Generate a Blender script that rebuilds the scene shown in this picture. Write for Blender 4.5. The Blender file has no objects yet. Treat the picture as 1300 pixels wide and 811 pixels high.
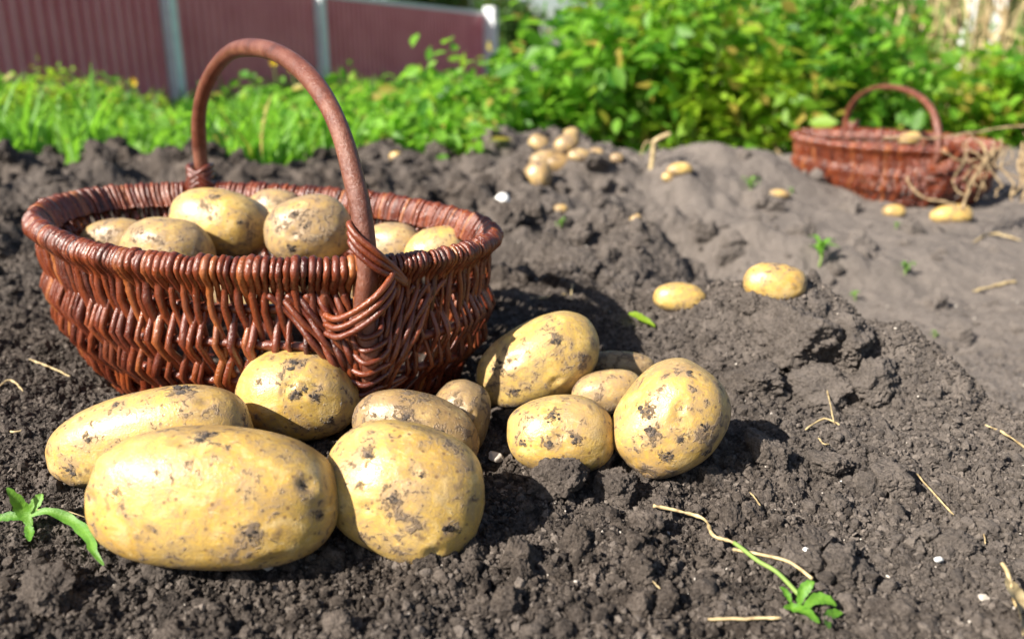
import bpy, math, random
import numpy as np
from mathutils import Vector, Matrix

random.seed(7)
rng = np.random.default_rng(7)
R_ = math.radians

# ------------------------------------------------------------------ scene, camera, light
sc = bpy.context.scene
COL = sc.collection
CAMH = 0.30
F_PX = 1060.0
PITCH = math.atan(335 / F_PX)
SP, CP = math.sin(PITCH), math.cos(PITCH)

cam_d = bpy.data.cameras.new("camera")
cam = bpy.data.objects.new("camera", cam_d)
COL.objects.link(cam)
cam.location = (0, 0, CAMH)
cam.rotation_euler = (math.pi / 2 - PITCH, 0, 0)
cam_d.sensor_width = 36
cam_d.lens = F_PX / 1300 * 36
cam_d.clip_start = 0.02
cam_d.clip_end = 500
cam_d.dof.use_dof = True
cam_d.dof.focus_distance = 0.62
cam_d.dof.aperture_fstop = 4.5
sc.camera = cam

SUN_TO = Vector((-0.82, -0.57, 0)).normalized()
SUN_EL = R_(37)
SUN_DIR = Vector((SUN_TO.x * math.cos(SUN_EL), SUN_TO.y * math.cos(SUN_EL), math.sin(SUN_EL)))
world = bpy.data.worlds.new("World")
sc.world = world
world.use_nodes = True
wn = world.node_tree
bg = wn.nodes["Background"]
sky = wn.nodes.new("ShaderNodeTexSky")
sky.sky_type = 'NISHITA'
sky.sun_disc = False
sky.sun_elevation = SUN_EL
sky.sun_rotation = math.atan2(SUN_TO.x, SUN_TO.y) % (2 * math.pi)
sky.dust_density = 1.5
wn.links.new(sky.outputs[0], bg.inputs[0])
bg.inputs[1].default_value = 0.060

sun_d = bpy.data.lights.new("sun", 'SUN')
sun_d.energy = 5.0
sun_d.angle = R_(0.5)
sun_d.color = (1.0, 0.94, 0.84)
sun = bpy.data.objects.new("sun", sun_d)
COL.objects.link(sun)
sun.rotation_euler = (-SUN_DIR).to_track_quat('-Z', 'Y').to_euler()
sun.location = (-3, -3, 4)

vs = sc.view_settings
vs.view_transform = 'Standard'
vs.look = 'None'
vs.exposure = 1.2
vs.gamma = 1
vs.use_curve_mapping = False
sc.cycles.max_bounces = 6
sc.cycles.transparent_max_bounces = 6

# ------------------------------------------------------------------ helpers: picture pixel + real depth -> world point
def ray(px, py):
    u = (px - 650) / F_PX; v = (405 - py) / F_PX
    return np.array([u, CP + v * SP, -SP + v * CP])
def at_depth(px, py, d):
    return np.array([0, 0, CAMH]) + ray(px, py) * d
def at_z(px, py, z):
    r = ray(px, py)
    return np.array([0, 0, CAMH]) + r * ((z - CAMH) / r[2])

# ------------------------------------------------------------------ helpers: noise
def _h(ix, iy, iz, seed):
    n = (ix.astype(np.int64) * 374761393 + iy.astype(np.int64) * 668265263 + iz.astype(np.int64) * 2147483647 + seed * 974634777) & 0xFFFFFFFF
    n = ((n ^ (n >> 13)) * 1274126177) & 0xFFFFFFFF
    n = ((n ^ (n >> 16)) * 2246822519) & 0xFFFFFFFF
    return ((n ^ (n >> 15)) & 0xFFFFFF) / float(0xFFFFFF)
def vnoise2(x, y, seed=0):
    ix = np.floor(x); iy = np.floor(y); fx = x - ix; fy = y - iy
    fx = fx * fx * fx * (fx * (fx * 6 - 15) + 10); fy = fy * fy * fy * (fy * (fy * 6 - 15) + 10)
    z = np.zeros_like(ix)
    a = _h(ix, iy, z, seed); b = _h(ix + 1, iy, z, seed); c = _h(ix, iy + 1, z, seed); d = _h(ix + 1, iy + 1, z, seed)
    return (a + (b - a) * fx) * (1 - fy) + (c + (d - c) * fx) * fy - 0.5
def fbm2(x, y, octv=4, seed=0, gain=0.5):
    s = np.zeros_like(x); a = 1.0
    for o in range(octv):
        s += a * vnoise2(x * 2 ** o + 17.3 * o, y * 2 ** o + 5.1 * o, seed + o); a *= gain
    return s
def vnoise3(p, seed=0):
    i = np.floor(p); f = p - i; f = f * f * (3 - 2 * f)
    r = 0
    for dx in (0, 1):
        for dy in (0, 1):
            for dz in (0, 1):
                w = (f[:, 0] if dx else 1 - f[:, 0]) * (f[:, 1] if dy else 1 - f[:, 1]) * (f[:, 2] if dz else 1 - f[:, 2])
                r = r + w * _h(i[:, 0] + dx, i[:, 1] + dy, i[:, 2] + dz, seed)
    return r - 0.5
def fbm3(p, octv=4, seed=0, gain=0.5):
    s = 0; a = 1.0
    for o in range(octv):
        s = s + a * vnoise3(p * 2 ** o + 3.7 * o, seed + o); a *= gain
    return s
def grains2(x, y, seed=0):
    """rounded grains packed side by side, height about 0..1 in units of the cell"""
    ix = np.floor(x); iy = np.floor(y); best = np.full_like(x, -0.4)
    z = np.zeros_like(ix)
    for dx in (-1, 0, 1):
        for dy in (-1, 0, 1):
            cx = ix + dx; cy = iy + dy
            px = cx + _h(cx, cy, z, seed); py = cy + _h(cx, cy, z, seed + 1)
            r = 0.35 + 0.5 * _h(cx, cy, z, seed + 2) ** 1.5
            d2 = (x - px) ** 2 + (y - py) ** 2
            tx = (_h(cx, cy, z, seed + 5) - .5) * 1.9; ty = (_h(cx, cy, z, seed + 6) - .5) * 1.9
            h = np.minimum(np.sqrt(np.maximum(r * r - d2, 0)), .55 * r + tx * (x - px) + ty * (y - py)) + (_h(cx, cy, z, seed + 3) - 0.6) * 0.4
            h = np.where(d2 < r * r, h, -0.4)
            best = np.maximum(best, h)
    return best
def grains3(p, seed=0):
    i = np.floor(p); best = np.full(len(p), -0.3)
    for dx in (-1, 0, 1):
        for dy in (-1, 0, 1):
            for dz in (-1, 0, 1):
                c = i + (dx, dy, dz)
                q = c + np.stack([_h(c[:, 0], c[:, 1], c[:, 2], seed + k) for k in range(3)], 1)
                r = 0.4 + 0.4 * _h(c[:, 0], c[:, 1], c[:, 2], seed + 4)
                d2 = ((p - q) ** 2).sum(1)
                best = np.maximum(best, np.where(d2 < r * r, np.sqrt(np.maximum(r * r - d2, 0)), -0.3))
    return best
def smooth(a, b, x):
    t = np.clip((x - a) / (b - a), 0, 1); return t * t * (3 - 2 * t)

# ------------------------------------------------------------------ helpers: meshes and objects
class MB:
    """collects arrays of verts/faces, built as ONE mesh"""
    def __init__(s): s.v = []; s.f = {3: [], 4: []}; s.n = 0; s.att = []
    def add(s, v, f, att=None):
        v = np.asarray(v, float); f = np.asarray(f, np.int64)
        s.v.append(v); s.f[f.shape[1]].append(f + s.n); s.n += len(v)
        a = np.full(len(v), 0.5) if att is None else (np.full(len(v), att) if np.isscalar(att) else att)
        s.att.append(a)
        return s
    def mesh(s, name, mat=None, smooth_=True):
        me = bpy.data.meshes.new(name)
        V = np.concatenate(s.v); me.vertices.add(len(V)); me.vertices.foreach_set("co", V.astype(np.float32).ravel())
        loops = []; starts = []; tot = 0
        for k in (3, 4):
            if s.f[k]:
                F = np.concatenate(s.f[k]); loops.append(F.ravel()); starts.append(tot + np.arange(len(F)) * k); tot += F.size
        me.loops.add(tot); me.loops.foreach_set("vertex_index", np.concatenate(loops).astype(np.int32))
        st = np.concatenate(starts); me.polygons.add(len(st)); me.polygons.foreach_set("loop_start", st.astype(np.int32))
        me.update(calc_edges=True)
        me.polygons.foreach_set("use_smooth", np.full(len(st), smooth_, bool))
        a = me.attributes.new("tint", 'FLOAT', 'POINT'); a.data.foreach_set("value", np.concatenate(s.att).astype(np.float32))
        if mat: me.materials.append(mat)
        me.validate()
        return me
    def build(s, name, mat, parent=None, smooth_=True):
        o = bpy.data.objects.new(name, s.mesh(name, mat, smooth_)); COL.objects.link(o)
        if parent: o.parent = parent
        return o
def tag(o, label=None, cat=None, group=None, kind=None):
    if label: o["label"] = label
    if cat: o["category"] = cat
    if group: o["group"] = group
    if kind: o["kind"] = kind
    return o
def empty(name, loc=(0, 0, 0), rz=0):
    o = bpy.data.objects.new(name, None); COL.objects.link(o); o.location = loc; o.rotation_euler.z = rz
    o.empty_display_size = 0.02
    return o
def copy_tree(o, parent=None):
    c = o.copy(); COL.objects.link(c); c.parent = parent
    for ch in o.children: copy_tree(ch, c)
    return c

_ico = {}
def ico(n):
    if n not in _ico:
        t = (1 + 5 ** .5) / 2
        v = np.array([(-1, t, 0), (1, t, 0), (-1, -t, 0), (1, -t, 0), (0, -1, t), (0, 1, t), (0, -1, -t), (0, 1, -t), (t, 0, -1), (t, 0, 1), (-t, 0, -1), (-t, 0, 1)], float)
        f = np.array([(0, 11, 5), (0, 5, 1), (0, 1, 7), (0, 7, 10), (0, 10, 11), (1, 5, 9), (5, 11, 4), (11, 10, 2), (10, 7, 6), (7, 1, 8), (3, 9, 4), (3, 4, 2), (3, 2, 6), (3, 6, 8), (3, 8, 9), (4, 9, 5), (2, 4, 11), (6, 2, 10), (8, 6, 7), (9, 8, 1)])
        v /= np.linalg.norm(v, axis=1)[:, None]
        for _ in range(n):
            e = np.sort(np.concatenate([f[:, [0, 1]], f[:, [1, 2]], f[:, [2, 0]]]), axis=1)
            u, inv = np.unique(e, axis=0, return_inverse=True); inv = inv.reshape(3, -1)
            m = v[u[:, 0]] + v[u[:, 1]]; m /= np.linalg.norm(m, axis=1)[:, None]
            k = len(v); v = np.concatenate([v, m]); a, b, c = inv + k
            f = np.concatenate([np.stack([f[:, 0], a, c], 1), np.stack([f[:, 1], b, a], 1), np.stack([f[:, 2], c, b], 1), np.stack([a, b, c], 1)])
        _ico[n] = (v, f)
    return _ico[n]

def tube(pts, rad, sides=7, squash=None, cap=True):
    p = np.asarray(pts, float); n = len(p)
    rad = np.full(n, rad) if np.isscalar(rad) else np.asarray(rad, float)
    t = np.gradient(p, axis=0); t /= np.linalg.norm(t, axis=1)[:, None] + 1e-12
    ref = np.array([0, 0, 1.0]) if abs(t[0, 2]) < 0.9 else np.array([1.0, 0, 0])
    nrm = np.zeros_like(p); a = np.cross(t[0], ref); nrm[0] = a / np.linalg.norm(a)
    for i in range(1, n):
        a = nrm[i - 1] - t[i] * np.dot(nrm[i - 1], t[i]); nrm[i] = a / (np.linalg.norm(a) + 1e-12)
    b = np.cross(t, nrm)
    ang = np.linspace(0, 2 * np.pi, sides, endpoint=False)
    v = p[:, None, :] + rad[:, None, None] * (np.cos(ang)[None, :, None] * nrm[:, None, :] + np.sin(ang)[None, :, None] * b[:, None, :])
    v = v.reshape(-1, 3)
    i, j = np.meshgrid(np.arange(n - 1), np.arange(sides), indexing='ij')
    j2 = (j + 1) % sides
    f = np.stack([i * sides + j, i * sides + j2, (i + 1) * sides + j2, (i + 1) * sides + j], -1).reshape(-1, 4)
    if cap:
        k = len(v); v = np.concatenate([v, p[:1] - t[:1] * rad[0] * .3, p[-1:] + t[-1:] * rad[-1] * .3])
        jj = np.arange(sides); j2 = (jj + 1) % sides
        c0 = np.stack([np.full(sides, k), j2, jj, jj], 1)
        f0 = np.stack([np.full(sides, k), j2, jj], 1); f1 = np.stack([np.full(sides, k + 1), (n - 1) * sides + jj, (n - 1) * sides + j2], 1)
        return v, f, np.concatenate([f0, f1])
    return v, f, None
def add_tube(mb, pts, rad, sides=7, att=None, cap=True):
    v, f, c = tube(pts, rad, sides, cap=cap)
    base = mb.n
    mb.add(v, f, att)
    if c is not None: mb.f[3].append(c + base)
def catmull(P, per=6, closed=False):
    P = np.asarray(P, float); n = len(P); out = []
    rng_ = range(n) if closed else range(n - 1)
    for i in rng_:
        if closed: p0, p1, p2, p3 = P[(i - 1) % n], P[i], P[(i + 1) % n], P[(i + 2) % n]
        else: p0, p1, p2, p3 = P[max(i - 1, 0)], P[i], P[i + 1], P[min(i + 2, n - 1)]
        t = np.linspace(0, 1, per, endpoint=False)[:, None]
        out.append(0.5 * ((2 * p1) + (-p0 + p2) * t + (2 * p0 - 5 * p1 + 4 * p2 - p3) * t ** 2 + (-p0 + 3 * p1 - 3 * p2 + p3) * t ** 3))
    if not closed: out.append(P[-1:])
    return np.concatenate(out)
def box(x0, x1, y0, y1, z0, z1):
    v = np.array([(x, y, z) for x in (x0, x1) for y in (y0, y1) for z in (z0, z1)])
    f = np.array([(0, 1, 3, 2), (4, 6, 7, 5), (0, 4, 5, 1), (2, 3, 7, 6), (0, 2, 6, 4), (1, 5, 7, 3)])
    return v, f

# ------------------------------------------------------------------ materials
class NT:
    def __init__(s, name):
        s.m = bpy.data.materials.new(name); s.m.use_nodes = True; s.t = s.m.node_tree
        s.b = s.t.nodes["Principled BSDF"]; s.out = s.t.nodes["Material Output"]
    def n(s, ty, **kw):
        nd = s.t.nodes.new(ty)
        for k, v in kw.items():
            if k.startswith("_"): setattr(nd, k[1:], v)
            else:
                nd.inputs[k.replace("__", " ")].default_value = v
        return nd
    def l(s, a, b): s.t.links.new(a, b)
    def noise(s, vec, scale, detail=4, rough=.55, dist=0):
        nd = s.n("ShaderNodeTexNoise", Scale=scale, Detail=detail, Roughness=rough, Distortion=dist); s.l(vec, nd.inputs["Vector"]); return nd.outputs["Fac"]
    def ramp(s, fac, stops, interp='LINEAR'):
        nd = s.t.nodes.new("ShaderNodeValToRGB"); cr = nd.color_ramp; cr.interpolation = interp
        while len(cr.elements) < len(stops): cr.elements.new(0.5)
        for e, (p, c) in zip(cr.elements, stops):
            e.position = p; e.color = (c, c, c, 1) if np.isscalar(c) else (*c, 1)
        s.l(fac, nd.inputs[0]); return nd.outputs[0]
    def mix(s, fac, a, b, mode='MIX'):
        nd = s.t.nodes.new("ShaderNodeMix"); nd.data_type = 'RGBA'; nd.blend_type = mode
        for sock, v in ((nd.inputs[0], fac), (nd.inputs[6], a), (nd.inputs[7], b)):
            if hasattr(v, "is_output"): s.l(v, sock)
            elif np.isscalar(v): sock.default_value = v
            else: sock.default_value = (*v, 1)
        return nd.outputs[2]
    def math(s, op, a, b=0.0):
        nd = s.t.nodes.new("ShaderNodeMath"); nd.operation = op
        for sock, v in ((nd.inputs[0], a), (nd.inputs[1], b)):
            if hasattr(v, "is_output"): s.l(v, sock)
            else: sock.default_value = v
        return nd.outputs[0]
    def bump(s, h, strength, dist, prev=None):
        nd = s.n("ShaderNodeBump", Strength=strength, Distance=dist); s.l(h, nd.inputs["Height"])
        if prev: s.l(prev, nd.inputs["Normal"])
        return nd.outputs[0]
    def attr(s, name="tint"):
        nd = s.t.nodes.new("ShaderNodeAttribute"); nd.attribute_name = name; return nd.outputs["Fac"]
    def objvec(s):
        tc = s.t.nodes.new("ShaderNodeTexCoord"); oi = s.t.nodes.new("ShaderNodeObjectInfo")
        m = s.n("ShaderNodeVectorMath", _operation='ADD'); s.l(tc.outputs["Object"], m.inputs[0])
        c = s.n("ShaderNodeCombineXYZ"); k = s.math('MULTIPLY', oi.outputs["Random"], 37.0)
        s.l(k, c.inputs[0]); s.l(k, c.inputs[1]); s.l(c.outputs[0], m.inputs[1])
        return m.outputs[0], oi.outputs["Random"]
    def geo(s):
        return s.t.nodes.new("ShaderNodeNewGeometry").outputs["Position"]

def mat_soil(name="soil", crumb=False):
    m = NT(name); p = m.geo()
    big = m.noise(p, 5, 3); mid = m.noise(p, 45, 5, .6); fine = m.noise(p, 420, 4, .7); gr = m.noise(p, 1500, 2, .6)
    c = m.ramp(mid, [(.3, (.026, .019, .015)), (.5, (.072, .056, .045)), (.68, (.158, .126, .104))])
    c = m.mix(m.ramp(big, [(.42, 0), (.62, .6)]), c, (.100, .084, .074))
    # dry dusty strip to the right of the dug ground
    sx = m.n("ShaderNodeSeparateXYZ"); m.l(p, sx.inputs[0])
    dry = m.math('ADD', m.math('MULTIPLY', sx.outputs[0], 1.5), m.math('MULTIPLY', sx.outputs[1], .32))
    dry = m.math('ADD', dry, m.math('MULTIPLY', mid, .8))
    dryr = m.ramp(m.math('MULTIPLY', dry, .5), [(.32, 0), (.80, 1)])
    c = m.mix(m.math('MULTIPLY', dryr, .85), c, (.192, .164, .144))
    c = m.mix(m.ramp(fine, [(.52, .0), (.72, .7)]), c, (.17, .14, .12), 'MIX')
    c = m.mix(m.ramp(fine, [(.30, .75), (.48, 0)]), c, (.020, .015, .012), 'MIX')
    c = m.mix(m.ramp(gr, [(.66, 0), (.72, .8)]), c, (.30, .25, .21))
    if crumb:
        c = m.mix(m.ramp(m.attr(), [(0, .6), (.5, 0)]), c, (.022, .017, .014))
        c = m.mix(m.ramp(m.attr(), [(.7, 0), (1, .75)]), c, (.24, .20, .17))
    m.l(c, m.b.inputs["Base Color"]); m.b.inputs["Roughness"].default_value = .93
    m.b.inputs["Specular IOR Level"].default_value = .25
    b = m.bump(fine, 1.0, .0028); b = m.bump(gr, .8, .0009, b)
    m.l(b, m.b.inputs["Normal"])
    return m.m
def mat_potato(name, dirty=0.0, film=(.29, .20, .12)):
    m = NT(name); v, rnd = m.objvec()
    n1 = m.noise(v, 18, 3); n2 = m.noise(v, 55, 5, .6, .4); n3 = m.noise(v, 190, 5, .65, .8); n4 = m.noise(v, 700, 3, .6)
    c = m.ramp(n1, [(.3, (.49, .29, .045)), (.5, (.58, .385, .085)), (.7, (.65, .475, .16))])
    c = m.mix(m.math('MULTIPLY', rnd, .4), c, (.50, .27, .045))
    c = m.mix(m.ramp(n4, [(.45, 0), (.7, .55)]), c, (.45, .28, .10))
    c = m.mix(m.ramp(n2, [(.34, .6), (.46, 0)]), c, (.64, .48, .24))
    # thin dusty film in cloudy patches
    f = m.math('ADD', n2, m.math('MULTIPLY', n3, .45))
    f = m.math('ADD', m.math('MULTIPLY', f, .7), .0)
    c = m.mix(m.ramp(f, [(.45 - dirty * .14, 0), (.62 - dirty * .12, .85)]), c, film)
    cl_ = m.math('ADD', m.math('MULTIPLY', m.noise(v, 14, 3, .5, .8), .75), m.math('MULTIPLY', n3, .3))
    c = m.mix(m.ramp(cl_, [(.53 - dirty * .08, 0), (.66 - dirty * .08, .5)]), c, (.31, .21, .12))
    # rubbed skin streaks
    mp = m.n("ShaderNodeMapping"); mp.inputs["Scale"].default_value = (.35, 1, 1.6); m.l(v, mp.inputs[0])
    st = m.noise(mp.outputs[0], 260, 4, .7, 1.2)
    c = m.mix(m.ramp(st, [(.57, 0), (.68, .65)]), c, (.36, .23, .12))
    c = m.mix(m.ramp(st, [(.30, .5), (.40, 0)]), c, (.72, .58, .34))
    # lenticels: small brown specks
    vo = m.n("ShaderNodeTexVoronoi", Scale=150.0, Randomness=1.0); m.l(v, vo.inputs["Vector"])
    wn_ = m.n("ShaderNodeTexWhiteNoise"); m.l(vo.outputs["Position"], wn_.inputs[0])
    mpd = m.n("ShaderNodeVectorMath", _operation='ADD'); nz = m.n("ShaderNodeTexNoise", Scale=120.0, Detail=3.0); m.l(v, nz.inputs["Vector"])
    nsc = m.n("ShaderNodeVectorMath", _operation='SCALE'); m.l(nz.outputs["Color"], nsc.inputs[0]); nsc.inputs["Scale"].default_value = .012
    m.l(v, mpd.inputs[0]); m.l(nsc.outputs[0], mpd.inputs[1])
    vo2 = m.n("ShaderNodeTexVoronoi", Scale=75.0, Randomness=1.0); m.l(mpd.outputs[0], vo2.inputs["Vector"])
    wn2 = m.n("ShaderNodeTexWhiteNoise"); m.l(vo2.outputs["Position"], wn2.inputs[0])
    sp2 = m.math('MULTIPLY', m.ramp(vo2.outputs["Distance"], [(.08, 1), (.30, 0)]), m.math('GREATER_THAN', wn2.outputs[0], .66))
    c = m.mix(m.math('MULTIPLY', sp2, .75), c, (.15, .095, .055))
    sp = m.math('MULTIPLY', m.ramp(vo.outputs["Distance"], [(.12, 1), (.24, 0)]), m.math('GREATER_THAN', wn_.outputs[0], .5))
    c = m.mix(m.math('MULTIPLY', sp, .8), c, (.16, .09, .045))
    # stuck soil: mesh attribute broken up by noise
    a = m.attr("tint")
    d = m.math('ADD', a, m.math('MULTIPLY', m.math('SUBTRACT', n3, .5), 2.6))
    c = m.mix(m.ramp(m.math('ADD', a, m.math('MULTIPLY', m.math('SUBTRACT', n2, .5), 1.2)), [(.12, 0), (.5, .6)]), c, (.30, .20, .11))
    d2 = m.math('ADD', m.math('MULTIPLY', m.math('SUBTRACT', n3, .5), .9), m.math('MULTIPLY', m.math('SUBTRACT', n2, .5), 1.1))
    dd = m.math('MAXIMUM', m.ramp(d, [(.38, 0), (.72, .95)]), m.ramp(m.math('ADD', d2, .5), [(.64 - dirty * .07, 0), (.76 - dirty * .07, .8)]))
    c = m.mix(m.math('MULTIPLY', dd, .9), c, (.125, .090, .066))
    m.l(c, m.b.inputs["Base Color"])
    rr = m.mix(dd, m.ramp(n2, [(.35, .25), (.65, .47)]), (.9, .9, .9))
    m.l(rr, m.b.inputs["Roughness"])
    m.b.inputs["Subsurface Weight"].default_value = .05
    m.b.inputs["Subsurface Radius"].default_value = (1, .6, .2)
    m.b.inputs["Subsurface Scale"].default_value = .004
    m.b.inputs["Specular IOR Level"].default_value = .55
    b = m.bump(n3, .38, .0013); b = m.bump(n4, .45, .0006, b)
    b = m.bump(dd, .9, .0012, b); b = m.bump(sp, -.6, .0006, b)
    m.l(b, m.b.inputs["Normal"])
    return m.m
def mat_wicker():
    m = NT("lacquered_willow"); v, rnd = m.objvec(); a = m.attr()
    n1 = m.noise(v, 60, 4); n2 = m.noise(v, 350, 4, .7, .6); n3 = m.noise(v, 900, 2)
    c = m.ramp(a, [(0, (.038, .006, .003)), (.4, (.120, .021, .007)), (.75, (.215, .048, .013)), (1, (.33, .11, .03))])
    c = m.mix(m.ramp(n1, [(.4, 0), (.7, .6)]), c, (.13, .030, .016))
    c = m.mix(m.ramp(n2, [(.6, 0), (.75, .7)]), c, (.06, .018, .012))
    c = m.mix(m.ramp(n2, [(.26, .7), (.38, 0)]), c, (.30, .13, .05))
    c = m.mix(m.ramp(m.noise(v, 22, 4, .6), [(.55, 0), (.72, .4)]), c, (.07, .035, .022))
    m.l(c, m.b.inputs["Base Color"])
    m.l(m.ramp(n1, [(.3, .16), (.7, .38)]), m.b.inputs["Roughness"])
    m.b.inputs["Specular IOR Level"].default_value = .7
    b = m.bump(n2, .6, .0013); b = m.bump(n3, .4, .0005, b); m.l(b, m.b.inputs["Normal"])
    return m.m
def mat_handle():
    m = NT("handle_bark"); v, rnd = m.objvec()
    n1 = m.noise(v, 45, 5, .6); n2 = m.noise(v, 300, 5, .75, .5); n3 = m.noise(v, 1100, 3, .6)
    c = m.ramp(n1, [(.3, (.085, .024, .013)), (.5, (.15, .045, .024)), (.7, (.21, .080, .046))])
    c = m.mix(m.ramp(n2, [(.58, 0), (.72, .7)]), c, (.07, .026, .018))
    c = m.mix(m.ramp(n3, [(.64, 0), (.72, .6)]), c, (.42, .28, .20))
    m.l(c, m.b.inputs["Base Color"]); m.l(m.ramp(n2, [(.3, .24), (.7, .5)]), m.b.inputs["Roughness"])
    m.b.inputs["Specular IOR Level"].default_value = .6
    b = m.bump(n1, .5, .004); b = m.bump(n2, .7, .0016, b); b = m.bump(n3, .5, .0005, b); m.l(b, m.b.inputs["Normal"])
    return m.m
def mat_leaf(name, dark, light, trans=.45, rough=.5):
    m = NT(name); a = m.attr(); p = m.geo()
    c = m.ramp(a, [(0, dark), (.92, light), (1, (.36, .26, .05))])
    n = m.noise(p, 60, 3); c = m.mix(m.ramp(n, [(.5, 0), (.75, .35)]), c, tuple(x * .6 for x in dark))
    m.l(c, m.b.inputs["Base Color"]); m.b.inputs["Roughness"].default_value = rough
    m.l(m.bump(m.noise(p, 300, 4, .7), .6, .0012), m.b.inputs["Normal"])
    tr = m.n("ShaderNodeBsdfTranslucent"); c2 = m.mix(.6, c, tuple(min(1, x * 2.0) for x in light)); m.l(c2, tr.inputs[0])
    mx = m.n("ShaderNodeMixShader"); mx.inputs[0].default_value = trans
    m.l(m.b.outputs[0], mx.inputs[1]); m.l(tr.outputs[0], mx.inputs[2]); m.l(mx.outputs[0], m.out.inputs[0])
    return m.m
def mat_plain(name, c1, c2, scale=80, rough=.7, bump=.3, metal=0, bd=.001):
    m = NT(name); v, rnd = m.objvec(); n = m.noise(v, scale, 5, .6)
    m.l(m.ramp(n, [(.3, c1), (.7, c2)]), m.b.inputs["Base Color"]); m.b.inputs["Roughness"].default_value = rough
    m.b.inputs["Metallic"].default_value = metal
    m.l(m.bump(n, bump, bd), m.b.inputs["Normal"])
    return m.m

M_SOIL = mat_soil()
M_CRUMB = mat_soil("soil_crumb", True)
M_POT = mat_potato("potato_skin", .0)
M_POTD = mat_potato("potato_skin_dusty", .75)
M_POTF = mat_potato("potato_skin_caked", 1.15, (.21, .135, .07))
M_WICK = mat_wicker()
M_HAND = mat_handle()
M_GRASS = mat_leaf("grass_green", (.06, .19, .014), (.20, .42, .03))
M_LEAF = mat_leaf("leaf_green", (.025, .11, .010), (.20, .42, .03))
M_LEAFY = mat_leaf("leaf_yellow_green", (.06, .20, .012), (.30, .45, .025))
M_SPRIG = mat_leaf("sprig_green", (.045, .17, .016), (.15, .33, .028), .3)
M_TREE = mat_leaf("tree_green", (.025, .07, .012), (.08, .16, .03))
M_STEM = mat_plain("green_stem", (.12, .22, .04), (.22, .30, .07), 60, .6)
M_STRAW = mat_plain("straw", (.20, .135, .06), (.60, .47, .25), 160, .6, .6)
M_DRY = mat_plain("dry_stem", (.14, .09, .045), (.36, .26, .14), 90, .7, .4)
M_STONE = mat_plain("pale_stone", (.34, .29, .24), (.55, .50, .44), 150, .8, .6)
M_WSTONE = mat_plain("white_stone", (.72, .70, .66), (.85, .84, .80), 90, .7, .4)
M_FENCE = mat_plain("maroon_sheet_metal", (.66, .18, .21), (.80, .27, .30), 2.5, .42, .05)
M_POST = mat_plain("galvanised_steel", (.70, .72, .73), (.84, .86, .87), 12, .5, .1)
M_BARK = mat_plain("bark", (.07, .05, .035), (.14, .10, .07), 20, .9, .8, bd=.01)
M_WHITE = mat_plain("white_paint", (.74, .74, .73), (.82, .82, .80), 10, .5, .1)
M_FLOWER = mat_plain("yellow_petals", (.75, .52, .02), (.85, .65, .04), 50, .6, .1)

# ------------------------------------------------------------------ terrain
def gauss(x, y, cx, cy, sx, sy, rot=0):
    c, s = math.cos(rot), math.sin(rot); dx = x - cx; dy = y - cy
    u = dx * c + dy * s; v = -dx * s + dy * c
    return np.exp(-(u / sx) ** 2 - (v / sy) ** 2)
MOUNDS = [  # cx, cy, height, sx, sy, rot
    (.300, .86, .078, .085, .075, .3), (.20, .93, .022, .16, .07, .2), (.385, .77, .045, .055, .06, -.5), (.15, .97, .022, .12, .08, .1),
    (.75, 1.95, .055, .5, .06, -.15), (.42, 1.55, .050, .22, .05, -.5), (.95, 2.4, .06, .5, .09, .1), (.10, 1.98, .075, .11, .09, 0), (.16, 1.30, .040, .24, .07, -.35), (.05, 1.72, .05, .30, .08, -.3), (.45, 2.05, .05, .35, .10, -.25), (-.30, 1.62, .03, .15, .09, .2), (.75, 1.30, .025, .30, .07, -.2),
    (.12, .585, .010, .05, .03, 0),
    (-.80, 1.75, .070, .30, .22, .2), (-1.25, 2.1, .05, .35, .25, 0), (-.42, 2.0, .06, .22, .2, 0),
    (-.35, 1.95, .02, .5, .2, 0), (-.10, 2.25, .08, .30, .22, .1), (.22, 2.55, .06, .35, .25, 0), (.70, 2.65, .05, .4, .2, 0),
    (.0, 1.55, .04, .25, .12, .1), (.18, 1.25, .045, .16, .10, .4), (.12, 1.85, .035, .2, .10, .3),
    (.55, 1.9, .04, .35, .16, .2), (1.0, 1.42, .025, .35, .10, 0), (.62, 1.50, .02, .2, .07, 0),
    (-.62, 1.15, .035, .12, .15, 0), (-.85, .95, .03, .15, .2, 0), (-1.2, 1.4, .04, .3, .2, 0)]
def macro(x, y):
    z = np.zeros_like(x)
    for cx, cy, h, sx, sy, r in MOUNDS: z += h * gauss(x, y, cx, cy, sx, sy, r)
    # plateau edge on the right: ground behind the front ridge drops into a furrow
    edge = .93 - .42 * smooth(.24, .62, x)
    z -= .095 * smooth(0, .14, y - edge) * smooth(.16, .36, x) * (1 - smooth(1.3, 1.9, y))
    z -= .02 * smooth(1.0, 1.2, y) * (1 - smooth(1.3, 1.5, y)) * smooth(-.1, .2, x)
    # general roll
    z += .030 * fbm2(x * 3.1 + 4, y * 3.1 + 9, 2, 5) * smooth(.6, 1.4, y)
    z += .055 * fbm2(x * 1.1 + 2, y * 1.9, 3, 8) * smooth(1.5, 2.3, y)
    z += (.060 * fbm2(x * 5.5 + 31, y * 7.5 + 2, 2, 55) + .05 * fbm2(x * 13 + 3, y * 16 + 2, 3, 56)) * smooth(1.05, 1.5, y) * (1 - smooth(.15, .6, x) * .7) * (1 - smooth(3, 4, y))
    z -= .035 * smooth(1.8, 2.4, y)
    z -= .17 * smooth(2.6, 5.5, y)
    # keep a firm bed under the basket
    z *= 1 - .8 * np.exp(-(((x + .26) / .24) ** 2 + ((y - .93) / .24) ** 2) ** 2)
    k = np.exp(-(((x - .92) / .34) ** 2 + ((y - 1.80) / .34) ** 2) ** 2)
    z = z * (1 - .85 * k) - .022 * k
    return z
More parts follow.
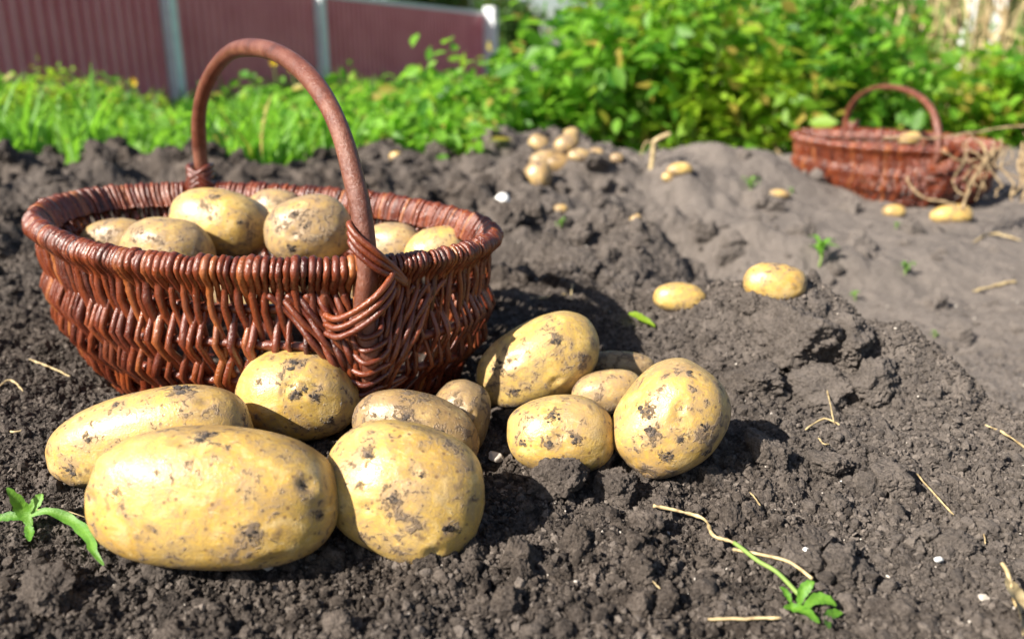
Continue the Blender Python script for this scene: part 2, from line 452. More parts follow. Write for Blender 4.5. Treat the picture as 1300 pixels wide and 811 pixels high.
def crumbly(x, y):
    """1 where freshly dug, low on the trodden dusty ground to the right"""
    s = 1.6 * x + .30 * y + .35 * fbm2(x * 6, y * 6, 2, 77)
    return 1 - .78 * smooth(.80, 1.35, s)
def ground_z(x, y):
    x = np.asarray(x, float); y = np.asarray(y, float)
    z = macro(x, y); c = crumbly(x, y)
    far = smooth(1.4, 2.6, y); lo = 1 - smooth(4, 8, y)
    wx = x + .012 * fbm2(x * 30, y * 30, 2, 21) + .0052 * fbm2(x * 130, y * 130, 2, 23) + .0022 * fbm2(x * 380, y * 380, 2, 25)
    wy = y + .012 * fbm2(x * 30 + 9, y * 30, 2, 22) + .0052 * fbm2(x * 130 + 7, y * 130, 2, 24) + .0022 * fbm2(x * 380 + 7, y * 380, 2, 26)
    z = z + .013 * (grains2(wx / .11, wy / .11, 31)) * (.12 + .88 * c) * (.5 + far) * lo
    z = z + .0070 * grains2(wx / .042, wy / .042, 41) * c * (.35 + .65 * smooth(.45, .65, y)) * smooth(-.25, .2, fbm2(x * 12, y * 12, 2, 99)) * (1 + far) * lo
    z = z + .0034 * grains2(wx / .015, wy / .015, 51) * (.18 + .82 * c) * lo
    z = z + .0019 * grains2(wx / .0062, wy / .0062, 61) * (.25 + .75 * c) * (1 - far)
    z = z + .0015 * grains2(wx / .0031, wy / .0031, 71) * (.4 + .6 * c) * (1 - smooth(.9, 1.6, y))
    z = z + .008 * fbm2(x * 28, y * 28, 3, 81) * lo + (.0030 * fbm2(x * 170, y * 170, 4, 82, .7)) * c * (1 - far)
    return z - .008
def gz(x, y): return float(ground_z(np.array([x]), np.array([y]))[0])
def mz(x, y): return float(macro(np.array([x]), np.array([y]))[0])
def on_ground(px, py, lift=0.0):
    r = ray(px, py); d = np.geomspace(.3, 14, 1400); P = np.array([0, 0, CAMH]) + r[None] * d[:, None]
    h = ground_z(P[:, 0], P[:, 1]); k = np.argmax(P[:, 2] < h)
    p = P[k] if P[k, 2] < h[k] else P[-1]
    return np.array([p[0], p[1], gz(p[0], p[1]) + lift])

def build_ground():
    ys = [-6, -4, -2.5, -1.5, -.8, -.4, -.1, .1, .2]; y = .26
    while y < 2.7: ys.append(y); y *= 1.0018
    while y < 9: ys.append(y); y *= 1.009
    while y < 320: ys.append(y); y *= 1.06
    ys = np.array(ys)
    uc = np.arange(-.76, .76, .0019); out = [.76]; s = .004
    while out[-1] < 3.4: out.append(out[-1] + s); s *= 1.06
    us = np.concatenate([-np.array(out[::-1]), uc[1:], np.array(out)])
    w = np.where(ys > .1, ys + .05, .15 + np.abs(ys - .1) * 1.0) + .03
    Y, U = np.meshgrid(ys, us, indexing='ij'); X = U * w[:, None]
    Z = ground_z(X.ravel(), Y.ravel())
    V = np.stack([X.ravel(), Y.ravel(), Z], 1)
    ny, nx = X.shape; i, j = np.meshgrid(np.arange(ny - 1), np.arange(nx - 1), indexing='ij')
    a = i * nx + j
    F = np.stack([a, a + 1, a + nx + 1, a + nx], -1).reshape(-1, 4)
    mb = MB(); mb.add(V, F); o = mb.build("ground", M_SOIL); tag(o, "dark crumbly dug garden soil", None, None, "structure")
build_ground()

# crumbs and small clods lying loose all over the dug soil: nobody could count them
OCT = (np.array([(1, 0, 0), (-1, 0, 0), (0, 1, 0), (0, -1, 0), (0, 0, 1), (0, 0, -1)], float), np.array([(0, 2, 4), (2, 1, 4), (1, 3, 4), (3, 0, 4), (2, 0, 5), (1, 2, 5), (3, 1, 5), (0, 3, 5)]))
def lump(n, seed, rough=.25, freq=1.3, gr=0.0, gf=5):
    if n < 0:   # smallest crumbs: irregular angular bits
        q = np.random.default_rng(seed); return OCT[0] * (.7 + .6 * q.random((6, 1))) + q.normal(size=(6, 3)) * .22, OCT[1]
    v, f = ico(n); q = np.random.default_rng(seed); N = q.normal(size=(15, 3)); N /= np.linalg.norm(N, axis=1)[:, None]
    cut = (.62 + .4 * q.random(15))[None] / np.maximum(v @ N.T, .05); rad = np.minimum(cut.min(1), 1.15)
    p = v * rad[:, None] * (1 + rough * fbm3(v * freq * 1.6 + seed * 7.1, 5, seed, .6)[:, None] * .95)
    if gr: p = p * (1 + gr * grains3(v * gf + seed * 3.3, seed)[:, None])
    return p, f
def rotmats(n):
    q = rng.normal(size=(n, 4)); q /= np.linalg.norm(q, axis=1)[:, None]; w, x, y, z = q.T
    return np.stack([np.stack([1 - 2 * (y * y + z * z), 2 * (x * y - z * w), 2 * (x * z + y * w)], -1), np.stack([2 * (x * y + z * w), 1 - 2 * (x * x + z * z), 2 * (y * z - x * w)], -1), np.stack([2 * (x * z - y * w), 2 * (y * z + x * w), 1 - 2 * (x * x + y * y)], -1)], 1)
KEEP = np.array([at_z(px, py, .004)[:2] for px, py in [(829, 652), (845, 656), (862, 660), (878, 668), (893, 676), (905, 690), (918, 698), (930, 706), (945, 714), (960, 722), (972, 732), (985, 742), (1000, 752), (1012, 764),
    (965, 712), (1000, 728), (1030, 742), (1025, 778), (1000, 770), (1048, 760), (1060, 775), (1050, 790), (1030, 785), (1070, 800), (900, 793), (920, 793), (945, 792), (970, 793), (990, 794),
    (1250, 545), (1275, 561), (1295, 575), (1162, 612), (1180, 637), (1195, 650), (1209, 664), (1030, 548), (1050, 545), (1040, 505), (1050, 530), (1286, 750), (1290, 775),
    (38, 665), (30, 650), (60, 650), (90, 662), (112, 682), (120, 700), (130, 716), (20, 655), (75, 655)]])
def clear_of(x, y, s):
    d = np.sqrt(((np.stack([x, y], 1)[:, None] - KEEP[None]) ** 2).sum(-1)).min(1); return d > .0035 + s * 1.3
def scatter(mb, n, y0, y1, smin, smax, level, nvar, pw=2.2, umax=.78, sink=.2, gr=0, cexp=1.0):
    y = y0 * (y1 / y0) ** rng.random(n); u = (rng.random(n) * 2 - 1) * umax; x = u * (y + .05)
    keep = rng.random(n) < crumbly(x, y) ** cexp; x, y = x[keep], y[keep]
    inb = ((x + .26) / .20) ** 2 + ((y - .93) / .20) ** 2 < 1; x, y = x[~inb], y[~inb]; n = len(x)
    s = smin + (smax - smin) * rng.random(n) ** pw
    if smax > .003: q = clear_of(x, y, s); x, y, s = x[q], y[q], s[q]; n = len(x)
    z = ground_z(x, y) + s * (.5 - sink)
    Rm = rotmats(n); sc3 = s[:, None] * (.75 + .5 * rng.random((n, 3))); t = rng.random(n) if level < 1 else .25 + .42 * rng.random(n)
    var = [lump(level, 100 + k, .3, 1.2, gr) for k in range(nvar)]; w = rng.integers(0, nvar, n)
    for k in range(nvar):
        m = w == k
        if not m.any(): continue
        v, f = var[k]; V = np.einsum('nij,nkj->nki', Rm[m], v[None] * sc3[m][:, None, :]) + np.stack([x, y, z], 1)[m][:, None, :]
        c = m.sum(); Fa = (f[None] + (np.arange(c) * len(v))[:, None, None]).reshape(-1, 3)
        mb.add(V.reshape(-1, 3), Fa, np.repeat(t[m], len(v)))
mb = MB()
scatter(mb, 190000, .30, 1.35, .0007, .0026, -1, 12, 2.2, cexp=.6)
scatter(mb, 9000, .30, 1.2, .0020, .0038, 0, 8, 1.8)
scatter(mb, 2600, .30, 2.0, .0025, .006, 1, 6, 2.0)
scatter(mb, 620, .36, 2.4, .005, .011, 3, 8, 2.2, sink=.35, gr=.15)
scatter(mb, 1500, 1.0, 3.0, .008, .030, 3, 8, 2.0, sink=.5, gr=.15)
o = mb.build("soil_crumbs", M_CRUMB, smooth_=False); tag(o, "loose dark soil crumbs scattered over the dug bed", "soil crumbs", None, "stuff")
# pale grit and bits of straw dust
mb = MB(); n = 1100
y = .32 * (2.2 / .32) ** rng.random(n); x = (rng.random(n) * 2 - 1) * .75 * (y + .05); z = ground_z(x, y) + .0008
v0, f0 = ico(0)
for k in range(n):
    s = (.0005 + .0014 * rng.random() ** 3) * (1 + .5 * y[k]); Rm = rotmats(1)[0]; mb.add((v0 * s * (1, .6, .5)) @ Rm.T + (x[k], y[k], z[k] + .0006), f0, rng.random())
o = mb.build("grit", M_STONE); tag(o, "tiny pale grit specks in the soil", "grit", None, "stuff")

# ------------------------------------------------------------------ single soil clods that stand out
CLODS = [  # px, py(centre), radius px, squash, depth lift, label
    (664, 709, 30, .8, "round dry clod in the foreground right of the second front potato"),
    (1068, 722, 30, .85, "flat sided clod just above the green sprig at lower right"),
    (1060, 640, 15, .8, "small pale clod in the middle of the right foreground soil"),
    (1057, 588, 24, .75, "rounded clod below the straw bits at the foot of the mound"),
    (1132, 606, 26, .7, "low wide clod with a black crack shadow beneath it"),
    (705, 606, 44, .75, "large crumbly clod leaning on the half buried potato"),
    (752, 582, 24, 1.3, "upright jagged clod between the half buried potato and the round one"),
    (955, 386, 22, .62, "smooth grey clod in front of the far half shaded potato"),
    (1018, 425, 52, .8, "clod crowning the soil mound right of the potato pile"),
    (1078, 432, 40, .85, "blocky clod on the right shoulder of the soil mound"),
    (1048, 490, 46, .7, "knobbly clod on the front face of the soil mound"),
    (1108, 488, 34, .8, "clod at the right foot of the soil mound beside its shadow"),
    (960, 480, 34, .6, "clod at the left foot of the soil mound"),
    (972, 572, 32, .75, "clod half in the shadow of the round potato"),
    (778, 620, 26, .9, "clod below the round upright potato"),
    (728, 690, 22, .9, "loose clod up the slope from the round dry foreground clod"),
    (1205, 692, 26, .65, "low clod near the straw on the far right foreground"),
    (60, 755, 34, .7, "clod at the bottom left corner below the green seedling"),
    (795, 560, 12, .8, "tiny clod squeezed beneath the round potato"),
    (540, 712, 16, .8, "small clod touching the underside of the second front potato"),
    (422, 706, 13, .8, "little grey clod in the dark gap between the two front potatoes"),
    (905, 605, 20, .7, "clod in the crumbly slope below the round potato's right side"),
    (820, 668, 20, .7, "clod beside the top end of the uprooted stem"),
]
for i, (px, py, r, sq, lab) in enumerate(CLODS):
    g = on_ground(px, py + r * sq * .6); d = (g[1]) * CP + (CAMH - g[2]) * SP; R0 = r / F_PX * d
    v, f = lump(5, 300 + i, .32, 1.5, .05, 4.5); v = v * (1 + .10 * fbm3(v * 5, 5, 400 + i, .72)[:, None] + .02 * grains3(v * 22, 440 + i)[:, None])
    v = v / np.abs(v).max() * 1.38
    v = v * R0 * np.array([1.05, .9, sq])
    mb = MB(); mb.add(v, f, .45 + .2 * rng.random()); o = mb.build("soil_clod", M_CRUMB)
    o.location = (g[0], g[1] + R0 * .2, g[2] + R0 * sq * .45); o.rotation_euler = (rng.random() * .5, rng.random() * .4, rng.random() * 6)
    tag(o, lab, "soil clod", "larger clods lying on the dug soil")

# ------------------------------------------------------------------ potatoes
def potato(px, py, a, b, ang, label, mat, depth=None, k=.93, dr=None, group=None, eyes=6, clumps=(), seed=0, level=5, lift=0.0, gz0=0.0, egg=.05, power=2.25, yaw=0, warp=.07):
    v_ = (405 - py) / F_PX
    if depth is None: depth = (CAMH - gz0 - lift) / (SP - v_ * CP + k * b / F_PX)
    c = at_depth(px, py, depth); A = a / F_PX * depth; B = b / F_PX * depth; D = B * 1.02 if dr is None else dr * B
    t = R_(ang); Rv = np.array([1, 0, 0.]); Uv = np.array([0, SP, CP]); Fv = np.array([0, CP, -SP])
    # face the viewing ray so that the outline keeps its size off-axis
    e1 = math.cos(t) * Rv + math.sin(t) * Uv; e2 = -math.sin(t) * Rv + math.cos(t) * Uv; e3 = Fv
    M3 = np.stack([e1, e3, e2], 1)
    if yaw: cy, sy = math.cos(R_(yaw)), math.sin(R_(yaw)); M3 = M3 @ np.array([[cy, -sy, 0], [sy, cy, 0], [0, 0, 1]])
    r2 = np.random.default_rng(1000 + seed)
    v, f = ico(level)
    # superellipsoid, one end fuller, gentle dents
    nrm = (np.abs(v) ** power).sum(1) ** (1 / power); p = v / nrm[:, None]
    p = p * (1 + warp * 1.5 * fbm3(v * 1.1 + seed * 5.3, 2, seed)[:, None] + .012 * fbm3(v * 4 + seed, 2, seed + 9)[:, None])
    p[:, 1:] *= (1 + egg * p[:, :1])
    p[:, 2] -= .06 * p[:, 0] ** 2 * (1 if seed % 2 else -1) * (a / b - 1)
    p = p / np.array([np.abs(p[:, i]).max() for i in range(3)])
    P = p * np.array([A, D, B]); tint = np.zeros(len(v))
    for e in range(eyes):
        dvec = r2.normal(size=3); dvec[1] -= .8; dvec /= np.linalg.norm(dvec)
        dd = np.arccos(np.clip(v @ dvec, -1, 1)); w = .07 + .05 * r2.random()
        P *= (1 - (.035 * np.exp(-(dd / w) ** 2) - .007 * np.exp(-((dd - w * 1.9) / (w * .7)) ** 2))[:, None])
        tint = np.maximum(tint, .42 * np.exp(-(dd / (w * .8)) ** 2))
    # soil stuck where the photo shows it; hits on the surface along the viewing ray
    hits = []
    for (hx, hy, hr) in clumps:
        q = (ray(hx, hy) * depth + np.array([0, 0, CAMH]) - c) @ M3
        X, Zc = q[0] / A, q[2] / B; rem = max(0.0, 1 - abs(X) ** 2.2 - abs(Zc) ** 2.2); yv = -D * rem ** (1 / 2.2)
        target = np.array([q[0], yv, q[2]]); kidx = np.argmin(((P - target) ** 2).sum(1)); hp = P[kidx]
        rad = hr / F_PX * depth; dist = np.linalg.norm(P - hp, axis=1)
        tint = np.maximum(tint, .62 * np.exp(-(dist / (rad * 1.25)) ** 2)); hits.append((hp, rad))
    # soil where it touches the ground
    W = P @ M3.T + c
    tint = np.maximum(tint, .62 * (1 - smooth(0.0, .020, W[:, 2] - (c[2] - B * .93))))
    mb = MB(); mb.add(P, f, tint); o = mb.build("potato", mat)
    o.matrix_world = Matrix.Translation(Vector(c)) @ Matrix([list(r) for r in M3]).to_4x4()
    tag(o, label, "potato", group)
    for hp, rad in hits:
        if rad < .0028: continue
        nrmv = hp / np.array([A * A, D * D, B * B]); nrmv /= np.linalg.norm(nrmv); ref = np.array([0, 0, 1.0]) if abs(nrmv[2]) < .9 else np.array([1.0, 0, 0])
        t1 = np.cross(nrmv, ref); t1 /= np.linalg.norm(t1); t2 = np.cross(nrmv, t1)
        mb = MB()
        for q in range(9):
            v2, f2 = lump(2, 500 + seed * 10 + q, .35, 1.4, .2); s = rad * (.08 + .22 * r2.random() ** 1.6)
            ox, oy = r2.normal(size=2) * rad * .38; lv = v2 * s * np.array([1.2, 1, .38])
            cc = hp + t1 * ox + t2 * oy - nrmv * (ox * ox + oy * oy) * .5 / B
            mb.add(cc + lv[:, :1] * t1 + lv[:, 1:2] * t2 + lv[:, 2:] * nrmv, f2, .45 + .3 * r2.random())
        mb.build("stuck_soil", M_CRUMB, o, False)
    return o
GP = "potatoes in the pile in front of the basket"
potato(274, 629, 157, 88, -3, "largest oblong yellow potato at the very front, lower left", M_POT, group=GP, seed=1, dr=.95, eyes=5, power=2.5, egg=-.02, warp=.03,
       clumps=[(341, 659, 17), (395, 607, 8), (272, 549, 16), (180, 610, 5), (330, 606, 4), (305, 560, 6), (415, 640, 9)])
potato(515, 621, 107, 83, -22, "plump potato at the front partly shaded by the largest one", M_POT, depth=.548, group=GP, seed=2, dr=1.0, eyes=4, egg=.06,
       clumps=[(507, 618, 13), (545, 587, 6), (475, 562, 12), (578, 655, 11), (470, 600, 4), (525, 640, 5)])
potato(192, 553, 129, 59, 11, "long potato lying behind the largest one at far left", M_POT, group=GP, seed=3, dr=1.0, eyes=5, power=2.4, warp=.04,
       clumps=[(243, 496, 16), (112, 588, 11), (95, 520, 10), (140, 548, 7), (165, 510, 6)])
potato(380, 501, 77, 59, -8, "round potato perched behind the front ones, against the basket", M_POT, group=GP, seed=4, dr=1.05, eyes=5, egg=-.05, k=.9,
       clumps=[(389, 494, 7), (400, 487, 5), (385, 458, 10), (345, 480, 4), (430, 530, 9), (415, 497, 7)])
potato(528, 543, 84, 46, -14, "soil dusted brown potato behind the plump front one", M_POTF, group=GP, seed=5, eyes=4,
       clumps=[(520, 525, 12), (560, 545, 10)])
potato(584, 531, 40, 51, -12, "brown dusty potato at the back touching the basket's foot", M_POTF, depth=.69, group=GP, seed=6, eyes=3)
potato(464, 512, 26, 20, 0, "small potato peeping out between the round one and the brown one", M_POT, depth=.70, group=GP, seed=7, eyes=2, level=4)
potato(683, 459, 83, 54, 28, "tilted golden potato propped highest right of the basket", M_POT, group=GP, seed=8, dr=1.05, eyes=4, k=.85,
       clumps=[(631, 463, 10), (650, 494, 8), (705, 430, 9), (735, 450, 6)])
potato(712, 551, 70, 51, -3, "half buried potato behind the large crumbly clod", M_POT, group=GP, seed=9, eyes=4, k=.8,
       clumps=[(663, 557, 6), (692, 556, 8), (728, 548, 7), (700, 520, 9)])
potato(849, 531, 78, 66, 52, "round upright potato at the right end of the pile with soil blotches", M_POT, group=GP, seed=10, dr=1.0, eyes=4, egg=.03, k=.92,
       clumps=[(812, 515, 11), (817, 540, 11), (852, 548, 8), (836, 570, 8), (880, 535, 7), (888, 565, 8), (865, 472, 7)])
potato(770, 497, 46, 28, 8, "shaded potato behind the half buried one", M_POTD, group=GP, seed=11, eyes=3, depth=.73, level=4)
potato(789, 463, 42, 18, -4, "dark soil covered potato farthest back in the pile", M_POTF, group=GP, seed=12, eyes=2, depth=.80, level=4)
GB = "potatoes heaped inside the front basket"
potato(280, 283, 64, 44, -10, "big smooth golden potato in the basket with a brown eye on top", M_POT, depth=.92, group=GB, seed=21, eyes=1, dr=1.1, clumps=[(288, 254, 6), (318, 288, 5), (283, 283, 3)])
potato(393, 292, 57, 45, 8, "large speckled potato in the basket beside the handle", M_POTD, depth=.88, group=GB, seed=22, eyes=3, clumps=[(385, 276, 7), (400, 290, 7), (380, 318, 8)])
potato(350, 268, 38, 30, -5, "potato at the back of the basket between the two big ones", M_POTD, depth=1.0, group=GB, seed=23, eyes=2, level=4)
potato(213, 319, 58, 43, -6, "dusty potato in the basket just behind the front rim at left", M_POTD, depth=.86, group=GB, seed=24, eyes=3)
potato(150, 305, 46, 29, 4, "low potato at the left end of the basket", M_POTD, depth=.92, group=GB, seed=25, eyes=2, level=4)
potato(499, 313, 40, 31, -6, "potato in the basket right behind the handle", M_POTD, depth=.90, group=GB, seed=26, eyes=2, level=4)
potato(557, 320, 44, 33, 3, "pale yellow potato at the right end of the basket", M_POT, depth=.87, group=GB, seed=27, eyes=2, level=4)
potato(330, 372, 60, 36, 0, "potato deep in the basket under the two big ones", M_POTD, depth=.86, group=GB, seed=28, eyes=1, level=4)
potato(445, 368, 50, 34, 0, "potato deep in the basket below the handle", M_POTD, depth=.86, group=GB, seed=29, eyes=1, level=4)
GF = "single potatoes left lying on the dug soil"
def far_pot(px, py, a, b, ang, label, seed, mat=M_POT, sink=.3, grp=GF):
    g = on_ground(px, py + b * (1 - sink)); r = ray(px, py); dd = np.dot(g - np.array([0, 0, CAMH]), np.array([0, CP, -SP])) + b / F_PX * 1.5 * .3
    return potato(px, py, a, b, ang, label, mat, depth=float(dd), group=grp, seed=seed, eyes=2, level=4)
far_pot(863, 378, 34, 20, -4, "flattish potato half sunk in soil behind the pile", 41, sink=.35)
far_pot(984, 359, 40, 26, -6, "oval potato beyond the mound, its right side shaded", 42, sink=.25)
far_pot(1208, 272, 27, 13, 4, "long potato lying in front of the far basket", 43)
far_pot(1135, 268, 14, 9, 0, "small potato at the foot of the far basket", 44)
far_pot(807, 279, 9, 7, 40, "tiny pale potato alone in the middle distance", 45)
far_pot(712, 265, 9, 6, 0, "tiny orange tinted potato right of the white stone", 46)
far_pot(863, 215, 17, 9, 5, "flat potato by the upright dry stalk", 47)
far_pot(848, 225, 8, 7, 0, "tiny potato touching the flat one by the dry stalk", 48)
far_pot(989, 246, 14, 6, -5, "pale potato half buried left of the far basket", 49)
far_pot(503, 199, 9, 7, 0, "small potato at the edge of the green weeds", 50)
GC = "potatoes in the heap near the green plants"
CL = [(683, 224, 18, 20, 0, "lowest potato of the distant heap, nearest the camera"), (690, 203, 18, 12, 10, "middle potato of the distant heap"), (684, 182, 14, 12, -20, "upper left potato of the distant heap"),
      (719, 183, 18, 13, 25, "potato in the right half of the distant heap below the top one"), (722, 173, 15, 10, 20, "topmost potato of the distant heap"), (735, 197, 15, 9, 0, "potato at the right foot of the distant heap"),
      (757, 195, 11, 8, -5, "first small potato right of the distant heap"), (783, 201, 9, 7, 0, "second small potato farther right of the distant heap"), (707, 207, 20, 13, 0, "reddish brown potato inside the distant heap")]
for i, (px, py, a, b, an, lab) in enumerate(CL):
    far_pot(px, py, a, b, an, lab, 60 + i, M_POTD if i != 8 else M_POTF, .35, GC)


# ------------------------------------------------------------------ the basket
RIMZ = .140
rim_px = [(44, 279), (58, 294), (92, 312), (150, 327), (220, 336), (300, 340), (380, 341), (455, 338), (525, 331), (585, 320), (618, 306), (626, 295),
          (606, 281), (562, 268), (505, 257), (440, 249), (380, 244), (320, 241), (255, 239), (195, 241), (140, 245), (95, 252), (60, 263)]
rim_w = np.array([at_z(px, py + 2, RIMZ)[:2] for px, py in rim_px])
curve = catmull(rim_w, 24, True)
CEN = np.array([(curve[:, 0].min() + curve[:, 0].max()) / 2, (curve[:, 1].min() + curve[:, 1].max()) / 2])
seg = np.linalg.norm(np.roll(curve, -1, 0) - curve, axis=1); cum = np.concatenate([[0], np.cumsum(seg)]); PER = cum[-1]
cl = np.concatenate([curve, curve[:1]])
def rim_at(s):
    s = np.asarray(s) % PER; return np.stack([np.interp(s, cum, cl[:, 0]), np.interp(s, cum, cl[:, 1])], -1) - CEN
def rim_n(s):
    e = .012; d = rim_at(np.asarray(s) + e) - rim_at(np.asarray(s) - e); d /= np.linalg.norm(d, axis=-1, keepdims=True)
    return np.stack([d[..., 1], -d[..., 0]], -1)
if np.dot(rim_n(np.array([0.]))[0], rim_at(np.array([0.]))[0]) < 0:
    _rn = rim_n
    def rim_n(s): return -_rn(s)
prof_z = np.array([-.03, -.005, .02, .045, .07, .095, .118, RIMZ])
prof_s = np.array([.74, .81, .880, .945, .975, .962, .945, 1.0])
def scale_at(z): return np.interp(z, prof_z, prof_s)
def surf(s, z, off=0.0):
    """point of the basket wall: s along the rim, z height, off outward"""
    s = np.atleast_1d(s).astype(float); z = np.atleast_1d(z).astype(float)
    p = rim_at(s) * scale_at(z)[:, None] + rim_n(s) * np.atleast_1d(off)[:, None]
    return np.concatenate([p, z[:, None]], 1)
def s_of(px, py):
    q = at_z(px, py, RIMZ)[:2]; return cum[np.argmin(((curve - q) ** 2).sum(1))]
S_F = s_of(462, 338); S_B = s_of(263, 239)
def make_basket():
    root = empty("wicker_basket", (CEN[0], CEN[1], 0))
    ribs = [.107, .075, .043, .011, -.020]; rr = .0042
    # frame: rim core and ribs
    ss = np.linspace(0, PER, 181)[:-1]
    mb = MB(); P = np.concatenate([surf(ss, np.full(180, RIMZ))] * 1); add_tube(mb, np.concatenate([P, P[:2]]), .0054, 8, .3, False); mb.build("rim", M_WICK, root)
    for z in ribs:
        P = surf(ss, np.full(180, z)); P[:, 2] += .002 * np.sin(ss * 23 + z * 90)
        mb = MB(); add_tube(mb, np.concatenate([P, P[:2]]), rr, 7, .45, False); mb.build("rib", M_WICK, root)
    # weavers
    mb = MB(); r3 = np.random.default_rng(5)
    def dist_h(s):
        d = (s - S_F + PER / 2) % PER - PER / 2; d2 = (s - S_B + PER / 2) % PER - PER / 2
        return d if abs(d) < abs(d2) else d2
    sgn_right = np.sign(((s_of(560, 326) - S_F) + PER / 2) % PER - PER / 2)
    s = 0.0; i = 0
    while s < PER - .004:
        d = ((s - S_F + PER / 2) % PER - PER / 2) * sgn_right      # > 0 on the right face
        fine = 0 < d < PER * .27
        step = (.0043 if fine else .0058) * (1 + .16 * (r3.random() - .5))
        rod = (.0022 if fine else .0032) * (1 + .34 * (r3.random() - .5))
        par = i % 2; dh = dist_h(s)
        jit = r3.normal() * .0012
        near = math.exp(-(dh / .040) ** 2)
        pull = -np.sign(dh) * near * abs(dh) * .55
        pts_s = [s, s, s, s, s]; pts_o = [-.006, -.0054 - rod, 0, .0056 + rod * .95, .0038 + rod * .6]; pts_z = [RIMZ - .016, RIMZ - .002, RIMZ + .0054 + rod, RIMZ - .001, RIMZ - .0145]
        slant = (.0075 if not fine else -.005) * (1 if dh < 0 else 1)
        amp = rr + rod * .9
        for j, z in enumerate(ribs):
            o_ = amp if (j + par) % 2 == 0 else -amp * .45
            o_ += r3.normal() * .0008
            fall = (RIMZ - z) / .15
            pts_s.append(s + jit * (j + 1) + pull * fall * 1.25 + slant * (math.sin(j * 2.2 + par * 3.14)) * .55 + r3.normal() * .0010)
            pts_o.append(o_); pts_z.append(z + r3.normal() * .0014)
        PP = surf(np.array(pts_s), np.array(pts_z), np.array(pts_o))
        C_ = catmull(PP, 5); q_ = np.arange(len(C_)) / 5.0; Ln = np.stack([np.interp(q_, np.arange(len(PP)), PP[:, k]) for k in range(3)], 1)
        kk = .75 * smooth(3.5, 5.0, q_)[:, None]; C_ = C_ * (1 - kk) + Ln * kk; C_ = C_ + r3.normal(size=(1, 3)) * .0004 + r3.normal(size=C_.shape) * .00022; tt = np.linspace(0, 1, len(C_)); rad = rod * (1.0 + .18 * np.sin(tt * 9 + i) + .10 * r3.normal(size=len(C_)) * .4)
        rad = np.where(tt < .38, rad * .98, rad)
        add_tube(mb, C_, rad, 7, float(np.clip(.5 + .24 * r3.normal(), 0, 1)), False)
        s += step; i += 1
    mb.build("woven_wall", M_WICK, root)
    # floor of the basket
    mb = MB(); k = 26
    for q in range(k):
        a0 = q / k * math.pi; pa = surf(np.array([a0 / math.pi * PER / 2]), np.array([-.012]))[0]; pb = surf(np.array([a0 / math.pi * PER / 2 + PER / 2]), np.array([-.012]))[0]
        add_tube(mb, np.linspace(pa, pb, 8), .0045, 6, .4)
    for kk in np.linspace(.1, .95, 16):
        P = surf(ss[::4], np.full(45, -.011)); P[:, :2] *= kk; add_tube(mb, np.concatenate([P, P[:2]]), .0042, 5, .35, False)
    mb.build("basket_floor", M_WICK, root)
    # handle: thick bent stick between the two ends of the frame
    f0 = surf(np.array([S_F]), np.array([RIMZ]), .004)[0]; b0 = surf(np.array([S_B]), np.array([RIMZ]), .0)[0]
    hp = [(445, 200), (470, 330)]
    zs = []
    T = np.linspace(0, math.pi, 17)
    axis = (b0 - f0)[:2]; L = np.linalg.norm(axis); axis = axis / L; mid = (f0 + b0)[:2] / 2
    pts = []
    for zz in (-.005, .03, .065, .10): q = surf(np.array([S_F]), np.array([zz]), .010)[0]; pts.append(q)
    HT = .167
    for t in T:
        cx_ = math.cos(t); e = np.sign(cx_) * abs(cx_) ** .86; hz = RIMZ + HT * math.sin(t) ** .86
        x_, y_ = mid - axis * (L / 2) * e; pts.append(np.array([x_, y_, hz]) + (np.array([*(-axis * .004), 0]) if t < .2 else 0))
    for zz in (.10, .065, .03): pts.append(surf(np.array([S_B]), np.array([zz]), .004)[0])
    C_ = catmull(pts, 8); n_ = len(C_); tt = np.linspace(0, 1, n_)
    C_[:, 0] += .0015 * np.sin(tt * 23); C_[:, 1] += .0012 * np.sin(tt * 31 + 1)
    rad = .0084 * (1 + .05 * np.sin(tt * 17) + .03 * np.sin(tt * 47 + 2)) * np.interp(tt, [0, .2, .5, .85, 1], [.9, 1.04, .95, .98, .8])
    mb = MB(); add_tube(mb, C_, rad, 18, .5); mb.build("handle", M_HAND, root)
    # binding where the handle meets the rim
    n0 = rim_n(np.array([S_F]))[0]; n3 = np.array([n0[0], n0[1], 0]); t3 = np.array([-n0[1], n0[0], 0]) ; t3 = t3 * (1 if t3[0] > 0 else -1)
    mb = MB()
    def strand(pl, rad=.0046, at_=.6, c=f0, nn=n3, tt3=t3, m=mb):
        P = np.array([c + nn * o_ + tt3 * w + np.array([0, 0, z - RIMZ]) for (w, o_, z) in pl]); add_tube(m, catmull(P, 7), rad, 8, at_)
    Z = RIMZ
    for k in range(3):   # one diagonal band going up round the handle
        dz = k * .0068
        strand([(.030, .004, Z - .014 + dz * .2), (.020, .010, Z - .006 + dz * .6), (.006, .0155, Z + .003 + dz), (-.007, .0115, Z + .015 + dz), (-.0115, .002, Z + .023 + dz), (-.005, -.010, Z + .021 + dz)], .0027, .35 + .14 * k)
    for k in range(3):   # and the other crossing down to the left
        dz = -k * .0075
        strand([(.020, .002, Z + .004 + dz), (.017, .014, Z - .004 + dz), (.004, .0215, Z - .016 + dz), (-.012, .018, Z - .028 + dz), (-.026, .009, Z - .036 + dz), (-.034, -.004, Z - .036 + dz)], .0028, .75 - .15 * k)
